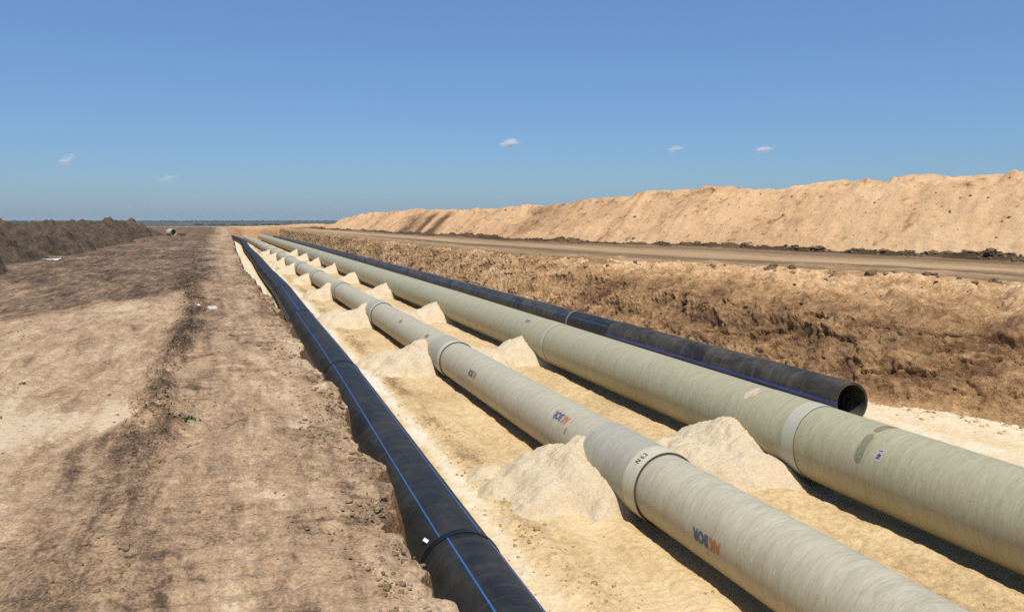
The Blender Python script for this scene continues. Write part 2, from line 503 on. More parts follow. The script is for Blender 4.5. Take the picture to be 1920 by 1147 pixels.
# soil kinds: dark worked topsoil on the left, pale trodden subsoil near the edge
bx = interp(yr, [(-10, -40), (6, -9), (10, -5.5), (14.5, -3.6), (18, -2.2), (21, -1.3), (30, -1.3), (60, -1.8), (120, -3), (205, -5)])[:, None]
soft = interp(yr, [(0, 1.2), (15, .7), (30, .5), (100, 1.0)])[:, None]
dark = sstep(-1, 1, (bx - X + .8 * fbm2(X * .35, Yg * .18, 3, 35)) / soft)
tone = .63 - .36 * dark + .10 * sstep(-.9, -1.4, X) * (1 - dark)
tone -= .40 * np.clip(1.25 * ridge_amt(X, Yg), 0, 1.1)
tone += .10 * np.clip(fbm2(X * .9 + Yg * .3, Yg * .35, 2, 36), -1, 1)
pat = np.exp(-(((X + .98) / .30) ** 2 + ((Yg - 7.35) / .45) ** 2)) + .8 * np.exp(-(((X + 1.75) / .5) ** 2 + ((Yg - 7.2) / .5) ** 2))
tone += .42 * pat
mud = sstep(.24, .42, fbm2(X * 2.4, Yg * 3.6, 4, 37, .6)) * (c[None, :] < 1.6)
tone -= .20 * mud
nearleft = sstep(-.3, -.7, X) * sstep(7.0, 5.5, Yg)
tone -= .10 * nearleft
Pg = np.stack([X, Yg, Z], -1)
# at the far end of the trench the edge sheet bends down out of sight below the cross ridge
tag(link("ground", grid_mesh("ground", Pg, tone), M['ground']), kind="structure")

# near trench wall: from that same edge straight down
t = np.linspace(0, 1, 46)
zt = Z[:, -1]
Xw = edge[:, None] + .30 * (t[None, :] ** .8) + 0 * yr[:, None]
Zw = zt[:, None] * (1 - t[None, :]) - .12 * t[None, :]
Yw = np.repeat(yr[:, None], len(t), 1)
amp = np.sin(np.clip(t * 6, 0, math.pi / 2))[None, :]
Xw = Xw + amp * (.10 * fbm3(Xw * 2, Yw * .9, Zw * 2.2, 4, 50) + .05)
tag(link("trench_wall", grid_mesh("trench_wall", np.stack([Xw, Yw, Zw], -1), .30 + 0 * Xw), M['wall']), kind="structure")

# ------------------------------------------------------------------ trench floor
GX, GR = 6.36, .537       # grey pipe axis and radius
OX, OR = 10.08, .68       # olive pipe
BX, BR = 13.72, .475      # far black pipe
def floor_z(X, Y):
    s = shift(Y)
    z = .05 * fbm2(X * .5, Y * .22, 3, 60) + .035 * fbm2(X * 1.7, Y * .9, 3, 61) + .03 * fbm2(X * 5, Y * 4, 3, 62) + .013 * fbm2(X * 17, Y * 16, 2, 63)
    for px, pr in ((GX, GR), (OX, OR)):
        d = np.abs(X - px - s)
        z -= .17 * np.exp(-(d / (pr * .8)) ** 4)  # trough shaped deeper under the pipe so less light gets in
        z += .05 * np.exp(-((d - pr * 1.35) / .25) ** 2) * (1 + fbm2(X * 3, Y * 1.3, 2, 64))
    for rx_ in (4.55, 5.15, 8.0, 8.6):                       # faint ruts where a loader ran along the bed
        z -= .03 * np.exp(-((X - rx_ - s - .25 * vnoise2(Y * .12, Y * 0 + rx_, 66)) / .13) ** 2) * (1 + .6 * vnoise2(X * 2, Y * 5, 67))
    lp = smooth_interp(Y, LEFT_PIPE, 5)
    dl = X - lp
    z -= .05 * np.exp(-(dl / .4) ** 2)
    z += .06 * np.exp(-((dl - 1.65) / .3) ** 2) * (1 + fbm2(X * 4, Y * 2, 3, 65))
    return z
yf = rows_spacing(-6, YEND + 2, 4.6, 1.6)
cf = np.concatenate([np.arange(-1.6, 9.5, .028), np.arange(9.5, 21.0, .05)])
Xf = cf[None, :] + shift(yf)[:, None] * np.clip((cf[None, :] + 1) / 5, .3, 1)
Yf = np.repeat(yf[:, None], len(cf), 1)
Zf = floor_z(Xf, Yf)
lpx = smooth_interp(yf, LEFT_PIPE, 5)[:, None]
dl = Xf - lpx
tone = .53 + .10 * fbm2(Xf * .5, Yf * .13, 3, 70)
tone += .62 * np.exp(-((dl - 1.20) / .24) ** 2) * (.7 + .6 * fbm2(Xf * 1.2, Yf * .35, 2, 71))          # pale strip beside the black pipe
tone += .42 * sstep(-.35, -.7, dl)                                                                        # pale bedding on its other side
tone -= .30 * np.exp(-((dl - 1.68) / .28) ** 2) * np.clip(.6 + fbm2(Xf * 2.1, Yf * .9, 3, 72), 0, 1.3)  # brown clods raked along it
tone += .30 * sstep(13.9, 14.6, Xf - shift(Yf)) * sstep(60, 30, Yf)                                       # pale bedding by the far wall
tone -= .16 * np.clip(fbm2(Xf * .8, Yf * .4, 3, 73), 0, 1)
tag(link("trench_floor", grid_mesh("trench_floor", np.stack([Xf, Yf, Zf], -1), tone), M['floor']), kind="structure")

# ------------------------------------------------------------------ far trench wall: steep cut, then a lumpy shoulder up to the road
yw = np.concatenate([np.arange(-8, 9, .09), np.arange(9, 46, .045), np.arange(46, 48, .09), np.arange(48, 100, .14), np.arange(100, YEND + 4, .4)])
base = smooth_interp(yw, RIGHT_BASE, 2.0); top = smooth_interp(yw, RIGHT_EDGE, 1.6)
base = base + .22 * fbm2(yw * .35, yw * 0 + 4, 3, 80)
width = np.maximum(top - base, .5)
steep = np.minimum(2.0, .7 * width)
tt = np.concatenate([np.linspace(0, .5, 110), np.linspace(.5, 1, 100)[1:]])
T = tt[None, :]
ta = np.clip(T / .5, 0, 1); tb = np.clip((T - .5) / .5, 0, 1)
zs = np.where(width > 3.5, 1.85, 2.35)
zs = smooth_interp(yw, list(zip(yw[::20], zs[::20])), 3)
Xr = base[:, None] + steep[:, None] * ta + (width - steep)[:, None] * tb
Zr = -.15 + (zs + .15)[:, None] * ta ** .92 + (ZR - zs)[:, None] * (tb ** .75)
Yr = np.repeat(yw[:, None], len(tt), 1)
P = np.stack([Xr, Yr, Zr], -1)
N = normals_of(P)
N *= np.sign(-(N[..., :1]) + 1e-6)
q = Yr + .55 * Zr
fade = np.clip(ta * 4, .25, 1) * np.clip((1 - tb) * 6, 0.12, 1)
wide = np.clip((width - 2.0) / 3, 0, 1)[:, None]
d1 = .34 * fbm3(Xr * .35, q * .30, Zr * .7, 3, 82)
gouge = -np.abs(fbm3(Xr * .9, q * .75, Zr * .9 + Yr * .1, 3, 83))            # bucket gouges and slumped slices
d2 = .32 * (gouge + .25)
ra, rb = math.cos(.6), math.sin(.6)
sl = Zr * ra - Yr * rb * .75; al_ = Yr * ra + Zr * rb                      # along and across the slanting cuts
warp = .5 * fbm3(Xr * .8, Yr * .6, Zr * .8, 2, 190)
d3 = .09 * (fbm2(sl * 2.1 + warp * 2, al_ * .8 + warp, 4, 184, .55)) - .06 * np.abs(fbm2(sl * 3.6 - warp * 2, al_ * 1.6, 3, 185, .55)) + .02
su = np.cumsum(np.concatenate([np.zeros((P.shape[0], 1)), np.linalg.norm(np.diff(P, axis=1), axis=2)], 1), 1)   # metres up the face
wx = .30 * fbm3(Xr * 1.7, Yr * 1.7, Zr * 1.7, 3, 191, .6); wy = .30 * fbm3(Xr * 1.7 + 9, Yr * 1.7, Zr * 1.7, 3, 192, .6)
va, ga = cells2((Yr + wx) * 1.1 + .5 * (su + wy), (su + wy) * 1.5, 5)          # slabs left by the bucket
vb, gb = cells2((Yr + wx) * 3.1 - .6 * su, (su + wy) * 3.3, 6)                  # broken lumps
vc, gc = cells2((Yr + .4 * wx) * 7.5, (su + .4 * wy) * 7.5, 7)
d3 = d3 + .11 * va + .065 * vb + .022 * vc - .05 * np.exp(-ga / .05) - .03 * np.exp(-gb / .08)
d3 = d3 + .05 * fbm3(Xr * 2.6, Yr * 2.4, Zr * 2.8, 3, 84, .6) + .03 * fbm3(Xr * 10, Yr * 9, Zr * 10, 2, 85, .7)
lumps = np.clip(fbm3(Xr * 1.5, Yr * 1.5, Zr * 1.5, 3, 86), 0, 1) * .55 * sstep(0, .25, tb) * sstep(1, .6, tb)
teeth = .09 * fbm2(Yr * 2.6 + .3 * Zr, Zr * .5, 3, 87) * (1 - wide)
ledge = .22 * np.sin(Zr * 7 + 2.2 * fbm2(Yr * .25, Zr * 0, 2, 88)) * wide * (1 - tb) * fbm2(Yr * .5, Zr * .9, 2, 89)
disp = fade * ((.35 + .40 * wide) * (d1 + d2) + d3 * (.6 + .25 * wide) + lumps * wide + teeth + ledge)
P = P + N * disp[..., None]
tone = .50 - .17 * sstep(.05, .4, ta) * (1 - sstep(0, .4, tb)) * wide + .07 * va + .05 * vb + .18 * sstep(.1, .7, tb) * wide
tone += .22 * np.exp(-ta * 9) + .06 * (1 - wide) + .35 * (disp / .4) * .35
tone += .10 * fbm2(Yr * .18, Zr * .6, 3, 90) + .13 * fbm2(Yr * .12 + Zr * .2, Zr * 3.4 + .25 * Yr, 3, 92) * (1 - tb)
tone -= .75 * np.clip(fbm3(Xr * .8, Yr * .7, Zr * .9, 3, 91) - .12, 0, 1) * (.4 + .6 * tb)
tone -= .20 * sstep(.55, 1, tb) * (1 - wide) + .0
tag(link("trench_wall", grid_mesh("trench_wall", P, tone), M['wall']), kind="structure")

# ------------------------------------------------------------------ ground beyond the trench with the haul road
yh = np.concatenate([np.arange(-14, 60, .22), np.arange(60, YEND + 30, .6)])
sp = smooth_interp(yh, SPOIL_BASE, 6); eg = smooth_interp(yh, RIGHT_EDGE, 1.6)
u = np.linspace(0, 1, 150) ** 1.0
Xh = (eg - .35)[:, None] + (sp + 16 - eg)[:, None] * u[None, :]
Yh = np.repeat(yh[:, None], len(u), 1)
rel = (Xh - eg[:, None]) / (sp - eg)[:, None]                    # 0 at the trench, 1 at the foot of the spoil
Zh = ZR + .05 * fbm2(Xh * .15, Yh * .07, 3, 95) + .05 * fbm2(Xh * 1.2, Yh * .18, 3, 96) + .03 * fbm2(Xh * 2, Yh * 1.5, 3, 97)
edge_l = np.exp(-((Xh - eg[:, None] - .5) / .7) ** 2)
Zh += edge_l * (.12 + .16 * fbm2(Xh * 1.4, Yh * .9, 3, 98)) - .10 * np.exp(-((rel - .5) / .16) ** 2)
berm = np.exp(-((Xh - sp[:, None] + .5) / .9) ** 2)
Zh += berm * (.30 + .42 * fbm2(Xh * 1.3, Yh * .8, 3, 99)) * np.clip(rel, 0, 1) * (.75 + .5 * vnoise2(Yh * .13, Yh * 0, 103))
Zh -= .5 * np.exp(-((Xh - eg[:, None] + .35) / .12) ** 2)
tone = .42 + .30 * np.exp(-((rel - .52) / .17) ** 2) + .05 * fbm2(Xh * .7, Yh * .05, 2, 100)
tone -= .14 * np.exp(-((rel - .28) / .07) ** 2) + .12 * np.exp(-((rel - .80) / .06) ** 2)
tone -= .60 * sstep(.08, .4, berm) * (.6 + .4 * fbm2(Xh * .6, Yh * .3, 2, 101))
tone += .16 * edge_l
tone += .10 * sstep(60, 140, Yh)
tag(link("haul_road", grid_mesh("haul_road", np.stack([Xh, Yh, Zh], -1), tone), M['road']), kind="structure")

# ------------------------------------------------------------------ spoil bank on the far side
ys_ = np.concatenate([np.arange(-20, 70, .16), np.arange(70, 204, .3)])
b0 = smooth_interp(ys_, SPOIL_BASE, 6); tp = smooth_interp(ys_, SPOIL_TOP, 4)
tp = tp + .34 * fbm2(ys_ * .11, ys_ * 0, 3, 105) * 1.0 + .16 * vnoise2(ys_ * .55, ys_ * 0 + 7, 106)
run = (tp - ZR + .3) * 1.38
un = np.concatenate([np.linspace(-.06, 1, 150), np.linspace(1, 1.5, 30)[1:], np.linspace(1.5, 2.6, 30)[1:]])
U = un[None, :]
Xs = b0[:, None] + run[:, None] * U
Ys = np.repeat(ys_[:, None], len(un), 1)
prof = np.where(U < 1, U, np.where(U < 1.5, 1 + .04 * np.sin((U - 1) * 6), 1.02 - (U - 1.5) * .9))
prof = prof - .06 * np.exp(-((U - 1.0) / .12) ** 2)
Zs = ZR - .15 + (tp - ZR + .15)[:, None] * prof
face = np.clip(U, 0, 1)
rill = fbm2(Ys * .9 - Xs * .55, (Xs - b0[:, None]) * .10, 4, 108)       # runnels down the slope, leaning
load = 1 - np.abs(fbm2(Ys * .13 + .35 * face, Ys * 0 + 1.5, 2, 117)) * 2.2                     # separate loads tipped side by side
dz = .30 * fbm2(Xs * .22, Ys * .17, 3, 107) * sstep(0, .3, U) + .16 * rill * sstep(0, .2, U) + .42 * (load - .4) * sstep(0, .35, U) * sstep(1.2, .8, U)
dz += .13 * fbm2(Xs * 1.1, Ys * 1.1, 3, 109) + .09 * np.clip(fbm2(Xs * 2.6, Ys * 2.6, 3, 110) - .1, 0, 1)
topl = np.exp(-((U - 1.02) / .14) ** 2)
dz += topl * (.55 * np.clip(fbm2(Xs * .9, Ys * .9, 3, 111), -.2, 1) + .22 * np.clip(fbm2(Xs * 2.2, Ys * 2.0, 2, 112), 0, 1))
Zs = Zs + dz
tone = .56 + .14 * fbm2(Xs * .3 + Ys * .1, Ys * .10, 3, 113) + .14 * rill + .10 * (load - .5)
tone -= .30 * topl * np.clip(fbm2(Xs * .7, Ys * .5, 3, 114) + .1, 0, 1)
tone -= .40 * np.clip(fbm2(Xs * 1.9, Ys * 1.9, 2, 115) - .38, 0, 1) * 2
for y0, w0, a0 in ((112, 2.4, .85), (119, 1.2, .6), (126, 4.5, .35), (150, 2, .18), (98, 1.5, .15), (18, 1.6, .35)):   # darker subsoil tipped over the face
    lean = Ys - (y0 - (1 - face) * 4.5)
    tone -= a0 * np.exp(-(lean / w0) ** 2) * sstep(1.1, .7, U)
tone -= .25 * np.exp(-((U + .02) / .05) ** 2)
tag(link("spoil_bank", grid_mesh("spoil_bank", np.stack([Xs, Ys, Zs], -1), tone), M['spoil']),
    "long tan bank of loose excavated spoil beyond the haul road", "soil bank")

# ------------------------------------------------------------------ dark topsoil heap on the near side
yd = np.arange(-6, 103, .15)
xd = np.linspace(-7.0, -22, 170)
Yd, Xd = np.meshgrid(yd, xd, indexing='ij')
wob = .5 * fbm2(Yd * .15, Yd * 0 + 2, 2, 120)
body = np.zeros_like(Xd)
r2 = np.random.default_rng(5)
yy = -4.0
heaps = []
while yy < 96:
    hgt = 1.95 + r2.uniform(-.6, .35) if yy < 36 else 1.6 + r2.uniform(-.55, .3)
    if 33 < yy < 42: hgt -= .55
    heaps.append((yy, -10.9 + r2.uniform(-.6, .6), hgt, r2.uniform(2.3, 3.1)))
    heaps.append((yy + r2.uniform(-1, 1), -14.6 + r2.uniform(-.6, .6), hgt - .05, r2.uniform(3, 4)))
    heaps.append((yy + r2.uniform(-1, 1), -18.2 + r2.uniform(-.6, .6), hgt - .3, r2.uniform(3, 4)))
    yy += r2.uniform(2.8, 4.6)
for hy, hx, hh, hr in heaps:
    dd = np.sqrt(((Yd - hy) * .9) ** 2 + ((Xd - hx)) ** 2) / hr
    body = np.maximum(body, hh * np.clip(1.12 - dd, 0, 1) ** .8)
Zd = ZL - .12 + body + .42 * fbm2(Xd * .7, Yd * .7, 3, 121) * sstep(0, .5, body) + .30 * fbm2(Xd * 2.0, Yd * 2.0, 3, 122, .6) * sstep(0, .3, body) + .11 * fbm2(Xd * 4.2, Yd * 3.8, 3, 123, .6) * sstep(0, .2, body) - .25 * np.abs(fbm2(Xd * 1.3, Yd * 1.1, 3, 124)) * sstep(.2, 1, body) + .08 * sstep(.2, 1, body)
tag(link("topsoil_heap", grid_mesh("topsoil_heap", np.stack([Xd, Yd, Zd], -1), flip=True), M['dark_spoil']),
    "long lumpy heap of dark brown topsoil on the left", "soil heap")

# ------------------------------------------------------------------ low tan ridge across the far end of the trench
xe = np.arange(-40, 40, .3); ye = np.arange(YEND - .6, YEND + 24, .3)
Ye, Xe = np.meshgrid(ye, xe, indexing='ij')
rh = interp(Xe, [(-40, 0), (-16, .05), (-4, .15), (5, .4), (12, .8), (20, 1.35), (30, 1.5), (40, 1.2)]) * (1 + .35 * fbm2(Xe * .25, Ye * .2, 3, 130))
off = Ye - (YEND + 8 - .05 * Xe)
inside = sstep(-4.6, -4.0, Xe) * sstep(12.0, 11.0, Xe)
cut = sstep(YEND - .4, YEND + 2.6, Ye)
gnd = interp(Xe, [(-40, ZL - .12), (-4, ZL - .12), (12, ZR - .03), (40, ZR - .03)])
Ze = gnd + rh * np.exp(-(off / 4.2) ** 2) + .10 * fbm2(Xe * .8, Ye * .8, 3, 131)
Ze = Ze * (1 - inside * (1 - cut)) - .35 * inside * (1 - cut)
Ze -= .9 * sstep(13, 17, off)
tn = .20 + .32 * np.exp(-(off / 4.5) ** 2) + .12 * fbm2(Xe * .3, Ye * .3, 2, 132)
tag(link("end_ridge", grid_mesh("end_ridge", np.stack([Xe, Ye, Ze], -1), tn, flip=True), M['spoil']),
    "low tan ridge of soil across the distant end of the trench", "soil bank")

# ------------------------------------------------------------------ open country out to the horizon: one sheet with a hole where the works are
HOLE = (-70, 95, -14, 225)
def axis(lo, hi):
    a = [0.0]; s = 6.0
    while a[-1] < 26000:
        a.append(a[-1] + s); s *= 1.16
    a = np.array(a[1:])
    return np.concatenate([lo - a[::-1], np.linspace(lo, hi, 24), hi + a])
ax_ = axis(HOLE[0], HOLE[1]); ay_ = axis(HOLE[2], HOLE[3])
ax_ = np.sort(np.concatenate([ax_])); 
YY, XX = np.meshgrid(ay_, ax_, indexing='ij')
dist = np.sqrt(XX ** 2 + np.clip(YY, 0, None) ** 2 + np.clip(-YY, 0, None) ** 2)
beyond = np.maximum(np.maximum(HOLE[0] - XX, XX - HOLE[1]), np.maximum(YY - HOLE[3], HOLE[2] - YY))
lvl = np.interp(beyond, [0, 30, 150, 500, 1400, 3000, 7000, 14000, 26000], [2.35, 2.1, 1.3, -4, -11, -12, -8, 2, 8])
ZZ = lvl + np.clip(beyond / 3000, 0, 1) * 6 * fbm2(XX * .0004, YY * .0004, 3, 140)
tonef = .5 + .22 * vnoise2(XX * .0011, YY * .0032, 141) + np.where(beyond < 60, .25, 0) - .42 * sstep(2200, 3200, beyond)
me = grid_mesh("countryside", np.stack([XX, YY, ZZ], -1), tonef, flip=True)
bm = bmesh.new(); bm.from_mesh(me)
kill = [f for f in bm.faces if HOLE[0] < f.calc_center_median().x < HOLE[1] and HOLE[2] < f.calc_center_median().y < HOLE[3]]
bmesh.ops.delete(bm, geom=kill, context='FACES')
bm.to_mesh(me); bm.free()
tag(link("countryside", me, M['field']), kind="structure")

# ------------------------------------------------------------------ lumps of soil
def ico_data(sub=1):
    bm = bmesh.new()
    bmesh.ops.create_icosphere(bm, subdivisions=sub, radius=1)
    v = np.array([x.co[:] for x in bm.verts]); f = np.array([[x.index for x in p.verts] for p in bm.faces])
    bm.free()
    return v, f
ICO1 = ico_data(1); ICO2 = ico_data(2); ICO3 = ico_data(3)

def lumps_mesh(name, pos, size, ico=ICO1, seed=0, flat=.7, jag=.35):
    """many small irregular crumbs as one mesh"""
    g = np.random.default_rng(seed)
    v, f = ico
    n = len(pos)
    V = np.repeat(v[None], n, 0)
    V = V * (1 + g.uniform(-jag, jag, (n, len(v), 1)))
    a = g.uniform(0, 6.28, n); ca, sa = np.cos(a), np.sin(a)
    S = np.stack([g.uniform(.7, 1.4, n), g.uniform(.7, 1.2, n), g.uniform(.5, 1.0, n) * flat], -1)
    V = V * S[:, None, :]
    V = np.stack([V[..., 0] * ca[:, None] - V[..., 1] * sa[:, None], V[..., 0] * sa[:, None] + V[..., 1] * ca[:, None], V[..., 2]], -1)
    V = V * size[:, None, None] + pos[:, None, :]
    F = (f[None] + (np.arange(n) * len(v))[:, None, None]).reshape(-1, 3)
    me = bpy.data.meshes.new(name)
    me.vertices.add(n * len(v)); me.vertices.foreach_set("co", V.astype(np.float32).ravel())
    me.loops.add(len(F) * 3); me.polygons.add(len(F))
    me.polygons.foreach_set("loop_start", np.arange(0, len(F) * 3, 3, dtype=np.int32))
    me.loops.foreach_set("vertex_index", F.astype(np.int32).ravel())
    me.update(calc_edges=True)
    return me

def grid_sampler(x1, y1, Zgrid_fn):
    return Zgrid_fn

def surf_lookup(P):
    """nearest-row/column height lookup on a grid of points"""
    rows = P[:, 0, 1] if P.ndim == 3 else None
    def f(x, y):
        i = np.clip(np.searchsorted(P[:, P.shape[1] // 2, 1], y), 0, P.shape[0] - 1)
        out = np.empty(len(x))
        for k in range(len(x)):
            row = P[i[k]]
            j = np.argmin(np.abs(row[:, 0] - x[k]))
            out[k] = row[j, 2]
        return out
    return f

# crumbs on the near ground: gathered on the ridge, along the edge and scattered
def near_crumbs():
    g = np.random.default_rng(3)
    xs, ys, ss = [], [], []
    n = 9000                                  # ridge
    y = 3.0 + 24 * g.random(n) ** 1.6
    x = ridge_x(y) + g.normal(0, .18, n) * (1 + y * .02)
    s = g.gamma(2.0, .0030, n) * (1 + y * .05)
    keep = g.random(n) < np.clip(ridge_amt(x, y) * 1.3, .05, 1)
    xs.append(x[keep]); ys.append(y[keep]); ss.append(s[keep])
    n = 4200                                  # along the crumbling edge
    y = 3.0 + 30 * g.random(n) ** 1.7
    x = left_edge(y) - .03 - np.abs(g.normal(0, .16, n))
    s = g.gamma(1.6, .0032, n) * (1 + y * .04)
    xs.append(x); ys.append(y); ss.append(s)
    n = 12000                                 # everywhere
    y = 2.8 + 20 * g.random(n) ** 1.8
    x = .8 - 4.5 * g.random(n) ** 1.3
    s = g.gamma(1.4, .0022, n) * (1 + y * .03)
    clump = fbm2(x * 1.3, y * 1.3, 2, 150) > g.uniform(-.6, .5, n)
    x, y, s = x[clump], y[clump], s[clump]
    ok = x < left_edge(y) - .03
    xs.append(x[ok]); ys.append(y[ok]); ss.append(s[ok])
    x = np.concatenate(xs); y = np.concatenate(ys); s = np.clip(np.concatenate(ss), .003, .028)
    z = ground_z(x, y)
    d = left_edge(y) - x
    z = z - np.exp(-d / .10) * .05 - .02 * np.exp(-d / .35)
    return np.stack([x, y, z + s * .15], -1), s
p_, s_ = near_crumbs()
tag(link("soil_crumbs", lumps_mesh("soil_crumbs", p_, s_, ICO1, 4), M['ground_clod']), "brown soil crumbs strewn over the near ground", "soil crumbs", kind="stuff")

def floor_crumbs():
    g = np.random.default_rng(6)
    xs, ys, ss = [], [], []
    n = 4200
    y = 7 + 40 * g.random(n) ** 1.5
    x = smooth_interp(y, LEFT_PIPE, 5) + 1.66 + g.normal(0, .24, n)
    s = g.gamma(2.0, .0062, n)
    k = fbm2(x * 2.1, y * .9, 2, 72) > g.uniform(-.7, .4, n)
    xs.append(x[k]); ys.append(y[k]); ss.append(s[k])
    n = 3500
    y = 7 + 45 * g.random(n) ** 1.5
    x = 3.4 + 6.2 * g.random(n)
    s = g.gamma(1.4, .0045, n)
    xs.append(x); ys.append(y); ss.append(s)
    n = 1400                                  # fallen from the far wall
    y = 10 + 60 * g.random(n) ** 1.3
    x = smooth_interp(y, RIGHT_BASE, 2.0) + g.normal(-.1, .3, n); s = g.gamma(1.6, .014, n)
    xs.append(x); ys.append(y); ss.append(s)
    x = np.concatenate(xs); y = np.concatenate(ys); s = np.clip(np.concatenate(ss), .005, .09)
    ok = (np.abs(x - GX - shift(y)) > GR * .8) & (np.abs(x - OX - shift(y)) > OR * .8)
    x, y, s = x[ok], y[ok], s[ok]
    return np.stack([x, y, floor_z(x, y) + s * .15], -1), s
p_, s_ = floor_crumbs()
tag(link("sand_crumbs", lumps_mesh("sand_crumbs", p_, s_, ICO1, 9), M['tan_clod']), "tan soil crumbs strewn over the trench floor", "soil crumbs", kind="stuff")

wall_look = surf_lookup(P)
road_look = surf_lookup(np.stack([Xh, Yh, Zh], -1))
spoil_look = surf_lookup(np.stack([Xs, Ys, Zs], -1))
def bank_crumbs():
    g = np.random.default_rng(16)
    n = 480
    y = 8 + 42 * g.random(n); e = smooth_interp(y, RIGHT_EDGE, 1.6); b_ = smooth_interp(y, RIGHT_BASE, 2)
    x = e - (e - b_ - .6) * np.abs(g.normal(0, .42, n)); s = g.gamma(1.6, .024, n)
    ok = x > b_ + .3
    x, y, s = x[ok], y[ok], np.clip(s[ok], .02, .15)
    p1 = np.stack([x, y, wall_look(x, y) + s * .2], -1)
    n = 1500
    y2 = 20 + 120 * g.random(n) ** 1.3; x2 = smooth_interp(y2, SPOIL_BASE, 6) - .7 + g.normal(0, .5, n); s2 = np.clip(g.gamma(1.8, .045, n), .03, .18)
    p2 = np.stack([x2, y2, road_look(x2, y2) + s2 * .2], -1)
    return np.concatenate([p1, p2]), np.concatenate([s, s2])
p_, s_ = bank_crumbs()
tag(link("clay_crumbs", lumps_mesh("clay_crumbs", p_, s_, ICO1, 19), M['clod']), "dark clay lumps along the road edge and foot of the tan bank", "soil crumbs", kind="stuff")
def spoil_crumbs():
    g = np.random.default_rng(26)
    n = 900
    y = 15 + 120 * g.random(n) ** 1.2
    b_ = smooth_interp(y, SPOIL_BASE, 6)
    x = b_ + 7.2 * g.random(n) ** .8
    s = np.clip(g.gamma(1.5, .026, n), .02, .16)
    return np.stack([x, y, spoil_look(x, y) + s * .15], -1), s
p_, s_ = spoil_crumbs()
tag(link("spoil_crumbs", lumps_mesh("spoil_crumbs", p_, s_, ICO1, 29), M['tan_clod']), "small lumps of soil on the face of the tan bank", "soil crumbs", kind="stuff")

# single large clods
def clod_mesh(name, size, seed):
    v, f = ICO3
    v = v.copy()
    n = fbm3(v[:, 0] * 1.6 + seed * 3.1, v[:, 1] * 1.6, v[:, 2] * 1.6, 3, 160 + seed)
    n2 = fbm3(v[:, 0] * 4 + seed, v[:, 1] * 4, v[:, 2] * 4, 2, 170 + seed)
    v = v * (1 + .75 * n + .35 * n2)[:, None] * np.array([1.15, .9, .72]) * size
    me = bpy.data.meshes.new(name)
    me.from_pydata(v.tolist(), [], f.tolist())
    return me
SHOULDER = ["larger dark clod of the leftmost pair on the trench shoulder", "smaller dark clod of the leftmost pair on the trench shoulder",
            "larger dark clod of the middle pair on the trench shoulder", "smaller dark clod of the middle pair on the trench shoulder",
            "biggest lone dark clod at the road edge right of the middle pair", "larger dark clod of the rightmost pair on the trench shoulder",
            "smaller dark clod of the rightmost pair on the trench shoulder", "leftmost dark clod on the lumpy shoulder below the haul road"]
FOOT = {36.4: "third", 41: "fourth", 52: "leftmost", 33.2: "second", 47.5: "fifth", 29.9: "first"}
for k, (y, dx, s) in enumerate(((28.9, -.7, .26), (28.2, -.4, .18), (24.3, -.9, .21), (23.6, -.5, .17), (21.9, -.8, .24), (19.6, -.5, .21), (19.2, -.9, .17), (31.0, -1.4, .2))):
    x = float(smooth_interp(np.array([y]), RIGHT_EDGE, 1.6)[0]) + dx
    z = float(wall_look(np.array([x]), np.array([y]))[0])
    o = link("soil_clod", clod_mesh("soil_clod", s, k), M['clod'], loc=(x, y, z + s * .12))
    o.rotation_euler = (0, 0, k * 1.3)
    tag(o, SHOULDER[k], "soil clod", "clay clods on the trench shoulder")
for k, (y, s) in enumerate(((36.4, .30), (41, .26), (52, .32), (33.2, .34), (47.5, .28), (29.9, .3))):
    x = float(smooth_interp(np.array([y]), SPOIL_BASE, 6)[0]) - .6
    z = float(road_look(np.array([x]), np.array([y]))[0])
    o = link("soil_clod", clod_mesh("soil_clod", s, 20 + k), M['clod'], loc=(x, y, z + s * .2))
    o.rotation_euler = (0, 0, k * 2.1)
    tag(o, ("leftmost dark clod at the foot of the long tan spoil bank" if FOOT[y] == "leftmost" else "%s dark clod from the right at the foot of the long tan spoil bank" % FOOT[y]), "soil clod", "clay clods at the foot of the spoil bank")

